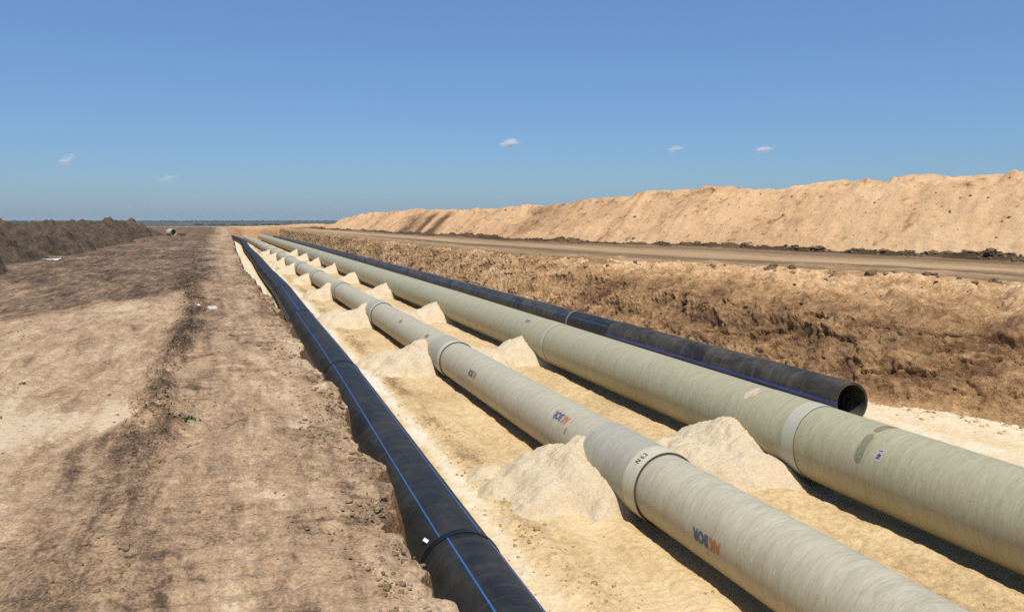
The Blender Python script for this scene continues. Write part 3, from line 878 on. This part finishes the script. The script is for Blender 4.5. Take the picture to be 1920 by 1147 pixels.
# ------------------------------------------------------------------ pipes
def tube_mesh(name, radius, length, segs=72, inner=None, y0=0.0, ystep=None, path=None, close=True):
    """hollow or solid-walled tube along +Y; uv = metres round and along"""
    if path is None:
        n = 1 if ystep is None else max(1, int(length / ystep))
        path = [(0, y0 + length * i / n, 0) for i in range(n + 1)]
    path = np.array(path, float)
    tang = np.gradient(path, axis=0); tang /= np.linalg.norm(tang, axis=1, keepdims=True)
    side = np.stack([tang[:, 1], -tang[:, 0], 0 * tang[:, 0]], -1)
    side /= np.linalg.norm(side, axis=1, keepdims=True)
    up = np.cross(side, tang)
    along = np.concatenate([[0], np.cumsum(np.linalg.norm(np.diff(path, axis=0), axis=1))])
    a = np.linspace(0, 2 * math.pi, segs + 1) - math.pi / 2
    def ring(r):
        return path[:, None, :] + r * (np.cos(a)[None, :, None] * side[:, None, :] + np.sin(a)[None, :, None] * up[:, None, :])
    O = ring(radius)
    verts = [O.reshape(-1, 3)]; faces = []; uvs = []
    nr, nc = O.shape[:2]
    def add(base, flip, r):
        for i in range(nr - 1):
            for j in range(nc - 1):
                qd = [(i, j), (i, j + 1), (i + 1, j + 1), (i + 1, j)]
                if flip: qd = qd[::-1]
                faces.append([base + p * nc + q_ for p, q_ in qd])
                uvs.append([((a[q_]) * r, along[p]) for p, q_ in qd])
    add(0, False, radius)
    if inner is not None:
        I = ring(inner)
        verts.append(I.reshape(-1, 3))
        add(nr * nc, True, inner)
        for e_, (i, fl) in enumerate(((0, True), (nr - 1, False))):
            verts.append(O[i]); verts.append(I[i])
            b0_ = 2 * nr * nc + e_ * 2 * nc
            for j in range(nc - 1):
                qd = [b0_ + j, b0_ + j + 1, b0_ + nc + j + 1, b0_ + nc + j]
                if fl: qd = qd[::-1]
                faces.append(qd); uvs.append([(a[j] * radius, along[i]), (a[j + 1] * radius, along[i]), (a[j + 1] * radius, along[i] + .05), (a[j] * radius, along[i] + .05)])
    V = np.concatenate(verts)
    me = bpy.data.meshes.new(name)
    me.from_pydata(V.tolist(), [], faces)
    uvl = me.uv_layers.new(name="pipe")
    uvl.data.foreach_set("uv", np.array(uvs, dtype=np.float32).ravel())
    nf = (nr - 1) * (nc - 1) * (2 if inner is not None else 1)
    sm = np.zeros(len(faces), dtype=bool); sm[:nf] = True
    me.polygons.foreach_set("use_smooth", sm)
    return me

def strip_mesh(name, radius, path, ang, width, thick=.004):
    """raised stripe along a pipe at angle ang (0 = to the left of travel, 90 = top)"""
    path = np.array(path, float)
    tang = np.gradient(path, axis=0); tang /= np.linalg.norm(tang, axis=1, keepdims=True)
    side = np.stack([tang[:, 1], -tang[:, 0], 0 * tang[:, 0]], -1); side /= np.linalg.norm(side, axis=1, keepdims=True)
    up = np.cross(side, tang)
    half = width / radius / 2
    n = max(2, int(width / .03) + 1)
    al = math.pi - math.radians(ang) + np.linspace(-half, half, n)
    rr = np.full(n, radius + thick); 
    al = np.concatenate([[al[0]], al, [al[-1]]]); rr = np.concatenate([[radius - .01], rr, [radius - .01]])
    Pn = path[:, None, :] + rr[None, :, None] * (np.cos(al)[None, :, None] * side[:, None, :] + np.sin(al)[None, :, None] * up[:, None, :])
    return grid_mesh(name, Pn, smooth=False)

def text_mesh(name, body, size, bold=.0):
    cu = bpy.data.curves.new(name, 'FONT')
    cu.body = body; cu.size = size; cu.offset = bold
    cu.resolution_u = 3
    ob = bpy.data.objects.new(name, cu); COL.objects.link(ob)
    dg = bpy.context.evaluated_depsgraph_get(); dg.update()
    me = bpy.data.meshes.new_from_object(ob.evaluated_get(dg))
    bpy.data.objects.remove(ob); bpy.data.curves.remove(cu)
    return me

def wrap_text(me, radius, ang, y0, sx=1.0, up_down=True, along=True, thick=.004, squeeze=1.0):
    """bend flat lettering round a pipe running along +Y, outside face, seen from the left.
    along: reading direction runs along +Y with letter tops pointing down the flank"""
    bm = bmesh.new(); bm.from_mesh(me)
    for axis_ in (0, 1):
        cs = [v.co[axis_] for v in bm.verts]
        k = min(cs)
        while k < max(cs):
            bmesh.ops.bisect_plane(bm, geom=bm.verts[:] + bm.edges[:] + bm.faces[:], dist=1e-6, plane_co=(k if axis_ == 0 else 0, k if axis_ == 1 else 0, 0), plane_no=(1 if axis_ == 0 else 0, 1 if axis_ == 1 else 0, 0))
            k += .03
    a0 = math.radians(ang)
    for v in bm.verts:
        x, y = v.co.x, v.co.y
        if along:
            yy = y0 + x * sx; s = a0 - y / radius        # tops point down the flank
        else:
            yy = y0 + y; s = a0 + x * sx / radius
        v.co = (-math.cos(s) * (radius + thick), yy, math.sin(s) * (radius + thick))
    bm.to_mesh(me); bm.free()
    return me

def text_width(me):
    xs = [v.co.x for v in me.vertices]
    return min(xs), max(xs)

def print_logo(parent, radius, ang, y0, size, stretch=1.0, fade=False):
    m1 = text_mesh("lettering", "AK", size, .018)
    lo, hi = text_width(m1)
    wrap_text(m1, radius, ang, y0, stretch)
    o1 = link("lettering", m1, M['ink_red'], parent); o1["label"] = "orange-red letters AK, upside down"
    m2 = text_mesh("lettering", "BOR", size, .018)
    wrap_text(m2, radius, ang, y0 + (hi + .03) * stretch, stretch)
    o2 = link("lettering", m2, M['ink_blue'], parent); o2["label"] = "blue letters BOR, upside down"

def patch_mesh(name, radius, ang0, ang1, y0, y1, seed=0, thick=.003, ragged=.25):
    """thin ragged patch of paint, resin or paper lying on a pipe"""
    n = 18
    aa = np.linspace(0, 1, n); bb = np.linspace(0, 1, 14)
    A, B = np.meshgrid(aa, bb, indexing='ij')
    wv = 1 - ragged * (0.5 + .5 * vnoise2(aa * 6 + seed, aa * 0 + seed, 5))
    taper = np.sqrt(np.clip(1 - (2 * aa - 1) ** 6, 0.02, 1))
    Yp = (y0 + y1) / 2 + (B - .5) * (y1 - y0) * (wv * taper)[:, None] + ragged * .12 * (y1 - y0) * vnoise2(A * 5 + seed, A * 0, 9)
    an = np.radians(ang0 + (ang1 - ang0) * A)
    Pn = np.stack([-np.cos(an) * (radius + thick), Yp, np.sin(an) * (radius + thick)], -1)
    return grid_mesh(name, Pn, smooth=True)

ORD = ["nearest", "second", "third", "fourth", "fifth", "sixth", "seventh", "eighth", "ninth", "tenth", "eleventh", "twelfth",
       "thirteenth", "fourteenth", "fifteenth", "sixteenth", "seventeenth", "eighteenth", "nineteenth"]

def section_line(kind, X0, Rr, j0, pitch, n, mat, bandmat, sleeve, band, colour, group):
    things = []
    for k in range(n):
        ya = j0 + pitch * (k - 1); yb = ya + pitch
        if ya > YEND - 3: break
        xa = X0 + float(shift(np.array([ya]))[0]); xb = X0 + float(shift(np.array([yb]))[0])
        ang = -math.atan2(xb - xa, yb - ya)
        za = Rr + .01
        nth = ORD[k]
        lab = ("%s section of the %s glass-fibre pipeline" % (nth, colour)) if k == 0 else ("%s section from the camera of the %s glass-fibre pipeline" % (nth, colour))
        th = thing("fibreglass_pipe", (xa, ya, 0), lab, "pipe", group, (0, 0, ang))
        L = math.hypot(xb - xa, yb - ya)
        seg = 96 if k < 3 else (56 if k < 7 else 32)
        o = link("barrel", tube_mesh("barrel", Rr, L + .08, seg, Rr * .955, .06 if k else 0, 1.0), mat, th, (0, 0, za))
        if k > 0:
            sl = sleeve[0] if k == 1 else sleeve[1]
            o = link("sleeve", tube_mesh("sleeve", Rr * sleeve[2], sl, seg, Rr * 1.004, band[0] * .5), M['sleeve'] if kind == "grey" else mat, th, (0, 0, za))
            bd = band[0] if k == 1 else band[1]
            o = link("coupling_band", tube_mesh("coupling_band", Rr * band[2], bd, seg, Rr * 1.010), bandmat, th, (0, 0, za))
            link("gap_ring", tube_mesh("gap_ring", Rr * (band[2] - .006), .012, seg, Rr * 1.001, -.008), M['gap_shade'], th, (0, 0, za))  # dark ring standing in for the shade of the joint gap
        things.append((th, za))
    return things

grey = section_line("grey", GX, GR, 10.6, 11.75, 17, M['grp_grey'], M['band'], (1.75, 1.25, 1.065), (.36, .26, 1.072), "narrower grey", "sections of the narrower grey pipeline")
olive = section_line("olive", OX, OR, 11.35, 11.75, 17, M['grp_green'], M['white_band'], (1.35, 1.1, 1.010), (.32, .18, 1.018), "wider olive-grey", "sections of the wider olive-grey pipeline")

# print and marks on the grey line
def mark(th, me, mat, name, label=None):
    o = link(name, me, mat, th[0], (0, 0, th[1]))
    if label: o["label"] = label
    return o
def logo(th, radius, ang, y0, size, stretch=1.0):
    m1 = text_mesh("lettering", "AK", size, .011); lo, hi = text_width(m1)
    wrap_text(m1, radius, ang, y0, stretch)
    mark(th, m1, M['ink_red'], "lettering", "orange-red letters AK printed upside down")
    m2 = text_mesh("lettering", "BOR", size, .011)
    wrap_text(m2, radius, ang, y0 + (hi + .012) * stretch, stretch)
    mark(th, m2, M['ink_blue'], "lettering", "blue letters BOR printed upside down")
logo(grey[0], GR, 8, 8.40 - (10.6 - 11.75), .21, .82)
logo(grey[1], GR, 54, 13.5 - 10.6, .22, .82)
logo(grey[1], GR, 32, 18.95 - 10.6, .22, .82)
m_ = text_mesh("lettering", "N 6.3", .16, .001)
wrap_text(m_, GR * 1.074, 44, .13, .62, along=False)
mark(grey[1], m_, M['ink_black'], "lettering", "black handwritten number on the cream band")
mark(grey[1], patch_mesh("stain", GR, 20, 34, 13.35 - 10.6, 13.42 - 10.6, 3, .002), M['stain'], "stain", "thin dark smear round the pipe beside the print")
for yy_, aa_ in ((24.6, 52), (28.6, 50)):
    mark(grey[2], patch_mesh("stain", GR, aa_ - 9, aa_ + 9, yy_ - 22.35, yy_ - 22.35 + .42, int(yy_), .003, .5), M['stain'], "stain", "dark brown smudge on the pipe flank")
# marks on the olive line
s0 = 11.35 - 11.75
mark(olive[0], patch_mesh("resin_strip", OR, 66, 106, 9.80 - s0, 9.96 - s0, 2, .003, .15), M['stain'], "resin_strip", "brown strip of resin over the crown")
mark(olive[0], patch_mesh("resin_strip", OR, 14, 62, 9.78 - s0, 9.95 - s0, 6, .003, .15), plain_mat("olive_resin", (.21, .20, .12), .6, .15), "resin_strip", "olive strip of resin down the flank")
mark(olive[0], patch_mesh("paper_label", OR, 24, 46, 9.43 - s0, 9.58 - s0, 1, .003, .05), M['label'], "paper_label", "small grey paper label with blurred writing")
m_ = text_mesh("lettering", "Nr 1", .10, .004); wrap_text(m_, OR, 29, 9.47 - s0, .8, along=False, thick=.006)
mark(olive[0], m_, M['ink_black'], "lettering", "blurred dark writing on the paper label")
g = np.random.default_rng(77)
for k in range(9):                     # pale scrape marks in a line along the flank
    yc = 9.0 - k * .20 - g.uniform(0, .06)
    mark(olive[0], patch_mesh("scrape", OR, 24.2 - .4 * k, 25.6 - .4 * k, yc - s0, yc + g.uniform(.06, .14) - s0, k, .002, .4), M['white_band'], "scrape", "pale scrape on the olive flank")
mark(olive[2], patch_mesh("stain", OR, 50, 62, 24.9 - 23.1, 25.4 - 23.1, 5, .003, .4), plain_mat("blue_grey_smudge", (.17, .17, .24), .7), "stain", "blue-grey smudge near the crown")
# sand thrown over the olive pipe next to the joint
ys0 = 11.35
mark(olive[1], patch_mesh("sand_splash", OR, 44, 84, 12.92 - ys0, 13.12 - ys0, 12, .003, .85), M['pile'], "sand_splash", "splash of pale sand dried on the pipe")
mark(olive[1], patch_mesh("sand_splash", OR, 52, 74, 12.70 - ys0, 12.95 - ys0, 4, .003, .8), M['pile'], "sand_splash", "splash of pale sand dried on the pipe")

# ---- black polyethylene lines
def path_pts(fn, y0, y1, step, z):
    n = max(2, int((y1 - y0) / step) + 1)
    yv = np.linspace(y0, y1, n)
    return np.stack([fn(yv), yv, np.full(n, z)], -1)
def black_line(name, fn, z, joints, radii, stripes, label, mats, beadmats, inner=.91):
    o0 = Vector((float(fn(np.array([joints[0]]))[0]), joints[0], 0))
    th = thing(name, o0, label, "pipe")
    for k in range(len(joints) - 1):
        y0, y1 = joints[k], joints[k + 1]
        pts = path_pts(fn, y0, y1, .8 if y0 < 60 else 2.0, z) - np.array(o0)
        seg = 80 if y0 < 40 else 40
        rad = radii[k] if k < len(radii) else radii[-1]
        so = link("pipe_length", tube_mesh("pipe_length", rad, 1, seg, rad * inner, path=pts), mats[k] if k < len(mats) else mats[-1], th)
        angs, wd, sm = stripes[k] if k < len(stripes) else stripes[-1]
        for a_ in angs:
            link("stripe", strip_mesh("stripe", rad, pts, a_, wd), sm, so)
        if k > 0:
            d = np.array([fn(np.array([y0 + .1]))[0] - fn(np.array([y0 - .1]))[0], .2, 0]); d /= np.linalg.norm(d)
            c0 = np.array([float(fn(np.array([y0]))[0]), y0, z]) - np.array(o0)
            for s_ in (-.028, .028):
                ring = np.array([c0 + d * (s_ + w_) for w_ in (-.024, -.012, .012, .024)])
                me = tube_mesh("weld_bead", rad * 1.0 + .014, 1, seg, rad - .01, path=ring)
                link("weld_bead", me, beadmats[k] if k < len(beadmats) else beadmats[-1], th)
    return th
lj = [-3.5, 8.95, 20.9, 33.4, 46.6, 59, 71.4, 84, 96, 108.5, 121, 133.5, 146, 158.5, 171, 184, 205]
def lfn(y): return smooth_interp(y, LEFT_PIPE, 5)
six = lambda a: [a + 60 * i for i in range(6)]
lst = [(six(70), .022, M['blue']), (six(62), .022, M['blue']), (six(60), .022, M['blue']), (six(75), .022, M['blue']), (six(50), .022, M['blue'])]
lblack = black_line("polyethylene_pipe", lfn, .50, lj, [.52], lst, "long black plastic pipe with thin blue stripes beside the near trench wall", [M['hdpe']], [M['bead']])
# white tag on the nearest weld
bx_ = bmesh.new(); bmesh.ops.create_cube(bx_, size=1)
for v in bx_.verts:
    v.co = Vector((v.co.x * .045, v.co.y * .10, v.co.z * .012 + .02 * (v.co.y) ** 2))
bmesh.ops.bevel(bx_, geom=bx_.edges[:], offset=.004, segments=1, affect='EDGES')
me = bpy.data.meshes.new("tag"); bx_.to_mesh(me); bx_.free()
a_ = math.radians(45)
o0 = lblack.location
tg = link("tag", me, M['plastic'], lblack, (float(lfn(np.array([9.15]))[0]) - math.cos(a_) * .535 - o0.x, 9.15 - o0.y, .50 + math.sin(a_) * .545))
tg.rotation_euler = (0, -math.radians(45), .3); tg["label"] = "small white tag at the weld"

rj = [14.5, 26.2, 29.9, 42, 54, 66, 78, 90, 102, 114, 126, 138, 150, 162, 174, 186, 205]
def rfn(y): return BX + shift(y)
rst = [([1], .075, M['blue_wide']), (six(37), .022, M['blue']), (six(37), .022, M['blue'])]
rblack = black_line("polyethylene_pipe", rfn, BR - .02, rj, [.485, .462], rst, "dusty black plastic pipe with an open end by the far trench wall",
                    [M['hdpe_dusty'], M['hdpe'], M['hdpe_dusty']], [M['bead'], M['bead'], M['bead_dusty'], M['bead']], .875)

# ------------------------------------------------------------------ sand piles banked over the joints
def pile(X0, Y0, hgt, rx, ry, seed, label, group, lean=0.0):
    n = 190 if Y0 < 30 else 90
    ex = 1.35
    gx = np.linspace(-1, 1, n); gy = np.linspace(-1, 1, n)
    GXX, GYY = np.meshgrid(gx, gy, indexing='ij')
    px = GXX * (rx + .5) * ex; py = GYY * ry * ex
    w = .26 * fbm2(px * .9 + seed, py * .9 + seed * 2, 3, 200 + seed)
    ddx = np.maximum(np.abs(px) - .35, 0) / rx
    rho = np.sqrt(ddx ** 2 + (py / ry) ** 2) * (1 + 1.2 * w)
    z = hgt * np.clip(1 - rho, 0, 1) ** 1.0
    g2 = np.random.default_rng(900 + seed)                 # a second, lower tip of sand beside the first
    ox_, oy_ = g2.uniform(-.9, .2) * rx, g2.uniform(-.6, .6) * ry
    rho2 = np.sqrt(((px - ox_) / (rx * g2.uniform(.45, .8))) ** 2 + ((py - oy_) / (ry * g2.uniform(.5, .8))) ** 2) * (1 + w)
    z = np.maximum(z, hgt * g2.uniform(.35, .6) * np.clip(1 - rho2, 0, 1))
    toe = .16 * hgt * np.exp(-((np.maximum(rho - .72, 0)) / .28) ** 2) * (rho > .72) + .16 * hgt * (rho <= .72) * np.clip((rho - .3) / .42, 0, 1)
    z = z + toe
    z += (.06 * fbm2(px * 2.4 + seed, py * 2.4, 3, 210) + .024 * fbm2(px * 7, py * 7 + seed, 3, 211, .65) + .022 * fbm2(px * 22, py * 22 + seed, 2, 212, .7) + .045 * np.clip(fbm2(px * 9 + 3, py * 9 + seed, 2, 213) - .25, 0, 1)) * np.clip(1.25 - rho, 0, 1) * 1.3
    z -= .45 * np.clip(rho - 1.02, 0, 1)
    zf = floor_z(px + X0, py + Y0)
    Pn = np.stack([px, py, z + zf - .03], -1)
    o = link("sand_pile", grid_mesh("sand_pile", Pn, flip=True), M['pile'], loc=(X0, Y0, 0))
    tag(o, label, "sand pile", group)
    return o
g = np.random.default_rng(21)
for k in range(11):
    yj = 10.6 + 11.75 * k + 2.05 + (0, .1, -.2, .25, -.1, .4, -.3, .5, 0)[min(k, 8)]
    s = float(shift(np.array([yj]))[0])
    if k < 9:
        hgt = (.96, .98, 1.02, 1.02, .9, 1.0, 1.0, .95, .95)[k]
        pile(GX + s - .05, yj, hgt, (1.65, 1.9, 2.1, 1.7, 1.6, 1.9, 1.9, 1.9, 1.9)[k], (1.55, 1.75, 1.7, 1.6, 1.5, 1.7, 1.8, 1.8, 1.8)[k], k + 1,
             "pale sand heaped over the %s joint of the narrower grey pipeline" % ("nearest" if k == 0 else ORD[k]), "sand piles along the grey pipeline")
    yj = 11.35 + 11.75 * k + 1.75 + (0, .15, -.1, .2, .4, -.3, .2, 0, .4)[min(k, 8)]
    s = float(shift(np.array([yj]))[0])
    if k < 9:
        hgt = (.90, .86, .95, 1.0, .9, 1.0, 1.0, 1.0, 1.0)[k]
        pile(OX + s - .15, yj, hgt, (1.9, 1.7, 1.6, 1.6, 1.7, 1.6, 1.6, 1.6, 1.6)[k], (1.75, 1.6, 1.55, 1.55, 1.6, 1.6, 1.6, 1.6, 1.6)[k], k + 31,
             "pale sand heaped under the %s joint of the wider olive-grey pipeline" % ("nearest" if k == 0 else ORD[k]), "sand piles along the olive pipeline")

# ------------------------------------------------------------------ small things on the near ground
def gz(x, y): return float(ground_z(np.array([x]), np.array([y]))[0])
def box_mesh(name, dims, seed=0, bev=.15, jit=.06):
    bm = bmesh.new(); bmesh.ops.create_cube(bm, size=1)
    bmesh.ops.subdivide_edges(bm, edges=bm.edges[:], cuts=2, use_grid_fill=True)
    r = random.Random(seed)
    for v in bm.verts:
        v.co = Vector((v.co.x * dims[0] * (1 + r.uniform(-jit, jit)), v.co.y * dims[1] * (1 + r.uniform(-jit, jit)), (v.co.z + .5) * dims[2] * (1 + r.uniform(-jit, jit))))
    bmesh.ops.bevel(bm, geom=bm.edges[:], offset=min(dims) * bev * .3, segments=1, affect='EDGES')
    me = bpy.data.meshes.new(name); bm.to_mesh(me); bm.free()
    return me
def at(u, v, h):
    D = 1450 * h / (v - 413.0)
    Xp = (u - 447.0) / (v - 413.0) * .9426 * h
    return Xp, (D - .3338 * Xp) / .9426
x, y = at(398, 579, 1.7)
o = link("foam_block", box_mesh("foam_block", (.15, .12, .055), 3), M['white'], loc=(x, y, gz(x, y) - .005)); o.rotation_euler = (0, 0, .35)
tag(o, "small white block lying on the ground by the weedy ridge", "block")
x, y = at(373, 580, 1.7)
o = link("pebble", clod_mesh("pebble", .025, 51), M['white'], loc=(x, y, gz(x, y) + .01))
tag(o, "small pale pebble just left of the white block", "stone")
# crumpled white film by the dark heap
n = 28
ux, uy = np.meshgrid(np.linspace(-.5, .5, n), np.linspace(-.5, .5, n), indexing='ij')
zz = .10 * np.abs(fbm2(ux * 5, uy * 5, 3, 220)) + .22 * (ux + .3 * uy) ** 2 + .02
x, y = at(98, 487, 1.7)
Pn = np.stack([ux * .70 * (1 + .2 * vnoise2(uy * 4, ux * 0, 3)), uy * .36, zz * .7], -1)
me = grid_mesh("plastic_film", Pn)
o = link("plastic_film", me, M['plastic'], loc=(x, y, gz(x, y)))
so = o.modifiers.new("thickness", 'SOLIDIFY'); so.thickness = .004
o.rotation_euler = (0, 0, .25)
tag(o, "crumpled sheet of white plastic film at the foot of the dark heap", "plastic sheet")
# ring of pale pipe lying at the far end of the heap
x, y = at(330, 442, 1.7)
th = thing("pipe_offcut", (x - .2, y, ZL - .02), "short offcut of pale pipe lying beyond the end of the dark heap", "pipe offcut", None, (0, 0, R_(38)))
link("offcut_wall", tube_mesh("offcut_wall", .40, .8, 40, .34), M['white_band'], th, (0, 0, .39))
link("bore_shade", tube_mesh("bore_shade", .335, .06, 40, .05, .3), M['gap_shade'], th, (0, 0, .39))  # dark disc inside the open end, standing in for its shaded hole
o = link("soil_clod", clod_mesh("soil_clod", .36, 61), M['clod'], loc=(x + .62, y + .3, ZL + .2))
tag(o, "dark clod of soil beside the pale pipe offcut", "soil clod")

# dry weeds on the ridge of topsoil, and one green weed
def blades(name, px, py, ln, mat, seed, spread=.9, wid=.006):
    g = np.random.default_rng(seed)
    n = len(px)
    pz = ground_z(px, py)
    a = g.uniform(0, 6.28, n); tilt = g.uniform(.2, spread, n) * math.pi / 2
    V = []; F = []
    d = np.stack([np.cos(a) * np.sin(tilt), np.sin(a) * np.sin(tilt), np.cos(tilt)], -1)
    s = np.stack([-np.sin(a), np.cos(a), 0 * a], -1) * (wid * (1 + py * .06))[:, None]
    b_ = np.stack([px, py, pz - .004], -1)
    mid = b_ + d * (ln * .55)[:, None]
    tip = b_ + d * ln[:, None] * np.array([1, 1, .8])
    V = np.stack([b_ - s, b_ + s, mid + s * .8, mid - s * .8, tip], 1).reshape(-1, 3)
    me = bpy.data.meshes.new(name)
    fs = []
    for i in range(n):
        k = i * 5
        fs.append((k, k + 1, k + 2, k + 3)); fs.append((k + 3, k + 2, k + 4))
    me.from_pydata(V.tolist(), [], fs)
    return me
g = np.random.default_rng(88)
n = 5200
yv = 5.0 + 22 * g.random(n) ** 1.3
xv = ridge_x(yv) + g.normal(0, .17, n) * (1 + .02 * yv)
k = g.random(n) < np.clip(ridge_amt(xv, yv) - .15, 0, 1) * 1.2
xv, yv = xv[k], yv[k]
tag(link("dry_weeds", blades("dry_weeds", xv, yv, g.uniform(.02, .075, len(xv)) * (1 + yv * .03), M['dry_stalk'], 5, .95, .0028), M['dry_stalk']), "dead weeds and roots along the dark ridge", "weeds", kind="stuff")
x, y = at(352, 800, 1.7)
n = 90
tag(link("green_weed", blades("green_weed", x + g.normal(0, .055, n), y + g.normal(0, .035, n), g.uniform(.02, .05, n), M['green_leaf'], 6, 1.0, .006), M['green_leaf']),
    "small green weed flattened at the right edge of the dark ridge", "weed")

# ------------------------------------------------------------------ tree belts on the horizon
def tree_belt(name, pts, height, seed, dens, label):
    g = np.random.default_rng(seed)
    P_, S_ = [], []
    for (x0, y0), (x1, y1) in zip(pts[:-1], pts[1:]):
        L = math.hypot(x1 - x0, y1 - y0); n = int(L * dens)
        t_ = g.random(n)
        P_.append(np.stack([x0 + (x1 - x0) * t_ + g.normal(0, 12, n), y0 + (y1 - y0) * t_ + g.normal(0, 12, n), np.zeros(n)], -1))
        S_.append(height * g.uniform(.55, 1.15, n))
    P_ = np.concatenate(P_); S_ = np.concatenate(S_)
    be = np.maximum(np.maximum(HOLE[0] - P_[:, 0], P_[:, 0] - HOLE[1]), P_[:, 1] - HOLE[3])
    P_[:, 2] = np.interp(be, [0, 30, 150, 500, 1400, 3000, 7000, 14000, 26000], [2.35, 2.1, 1.3, -4, -11, -12, -8, 2, 8]) + S_ * .3 - 3
    me = lumps_mesh(name, P_, S_ * .62, ICO1, seed, 1.0, .3)
    return tag(link(name, me, M['tree']), label, "tree belt", kind="stuff")
tree_belt("tree_belt", [(-3200, 5200), (-1200, 6300), (600, 6100), (2600, 5600)], 20, 301, .12, "far tree belt along the horizon")
tree_belt("tree_belt", [(-150, 3000), (500, 2900), (1500, 2700)], 11, 302, .14, "nearer tree belt across the far fields")

# ------------------------------------------------------------------ small fair-weather clouds
def cloud_mat(vapour):
    """thin vapour: every puff lets most of the sky through"""
    m, nt, b = new_mat("cloud_vapour")
    b.inputs["Base Color"].default_value = (.9, .9, .9, 1)
    b.inputs["Roughness"].default_value = 1
    b.inputs["Specular IOR Level"].default_value = 0
    tr = nd(nt, "ShaderNodeBsdfTransparent")
    mx = nd(nt, "ShaderNodeMixShader")
    mx.inputs[0].default_value = vapour
    nt.links.new(tr.outputs[0], mx.inputs[1]); nt.links.new(b.outputs[0], mx.inputs[2])
    out = [n_ for n_ in nt.nodes if n_.type == 'OUTPUT_MATERIAL'][0]
    nt.links.new(mx.outputs[0], out.inputs[0])
    return m
scene.cycles.transparent_max_bounces = 64
def cloud(u, v, wpx, hpx, Dist, seed, label, vapour):
    D = Dist
    L = (u - 960) / 1450 * D
    th_ = R_(19.5)
    Xc = L * math.cos(th_) + D * math.sin(th_); Yc = D * math.cos(th_) - L * math.sin(th_)
    Zc = EYE + (413 - v) / 1450 * D
    wm, hm = wpx / 1450 * D, hpx / 1450 * D
    g = np.random.default_rng(seed)
    V, F, b0 = [], [], 0
    v0, f0 = ICO2
    n = 26
    for i in range(n):
        t_ = (i + .5) / n - .5
        r = hm * g.uniform(.18, .5) * (1 - 1.2 * abs(t_))
        cx = t_ * wm * .9; cz = g.uniform(-.2, .25) * hm + t_ * hm * .55
        vv = v0 * (1 + .3 * fbm3(v0[:, 0] * 2 + i, v0[:, 1] * 2, v0[:, 2] * 2, 2, seed))[:, None] * r * np.array([1.5, 1.5, .8])
        vv = vv + np.array([cx * math.cos(th_), -cx * math.sin(th_) + g.uniform(-.3, .3) * wm, cz])
        V.append(vv); F.append(f0 + b0); b0 += len(v0)
    me = bpy.data.meshes.new("cloud")
    me.from_pydata(np.concatenate(V).tolist(), [], np.concatenate(F).tolist())
    o = link("cloud", me, cloud_mat(vapour), loc=(Xc, Yc, Zc))
    tag(o, label, "cloud", "small clouds")
cloud(955, 270, 36, 17, 9000, 401, "brightest small white cloud in the middle of the sky", .09)
cloud(1266, 281, 26, 16, 9000, 402, "middle small cloud of the three right of centre", .04)
cloud(1432, 282, 34, 17, 9000, 403, "rightmost small white cloud above the tan bank", .05)
cloud(125, 301, 26, 20, 9000, 404, "faint small cloud at the far left of the sky", .035)
cloud(316, 335, 48, 16, 9000, 405, "very faint low cloud left of the trench end", .02)

# ------------------------------------------------------------------ the hazy air over the plain
bm = bmesh.new(); bmesh.ops.create_cube(bm, size=1)
for v in bm.verts:
    v.co = Vector((v.co.x * 54000, v.co.y * 54000, (v.co.z + .5) * 52 - 28))
me = bpy.data.meshes.new("haze"); bm.to_mesh(me); bm.free()
hm = bpy.data.materials.new("haze_air"); hm.use_nodes = True
for n_ in list(hm.node_tree.nodes): hm.node_tree.nodes.remove(n_)
ho = nd(hm.node_tree, "ShaderNodeOutputMaterial"); hv = nd(hm.node_tree, "ShaderNodeVolumePrincipled")
hv.inputs["Color"].default_value = (.72, .83, .97, 1); hv.inputs["Density"].default_value = .00005
hm.node_tree.links.new(hv.outputs[0], ho.inputs["Volume"])
tag(link("haze", me, hm), kind="stuff")
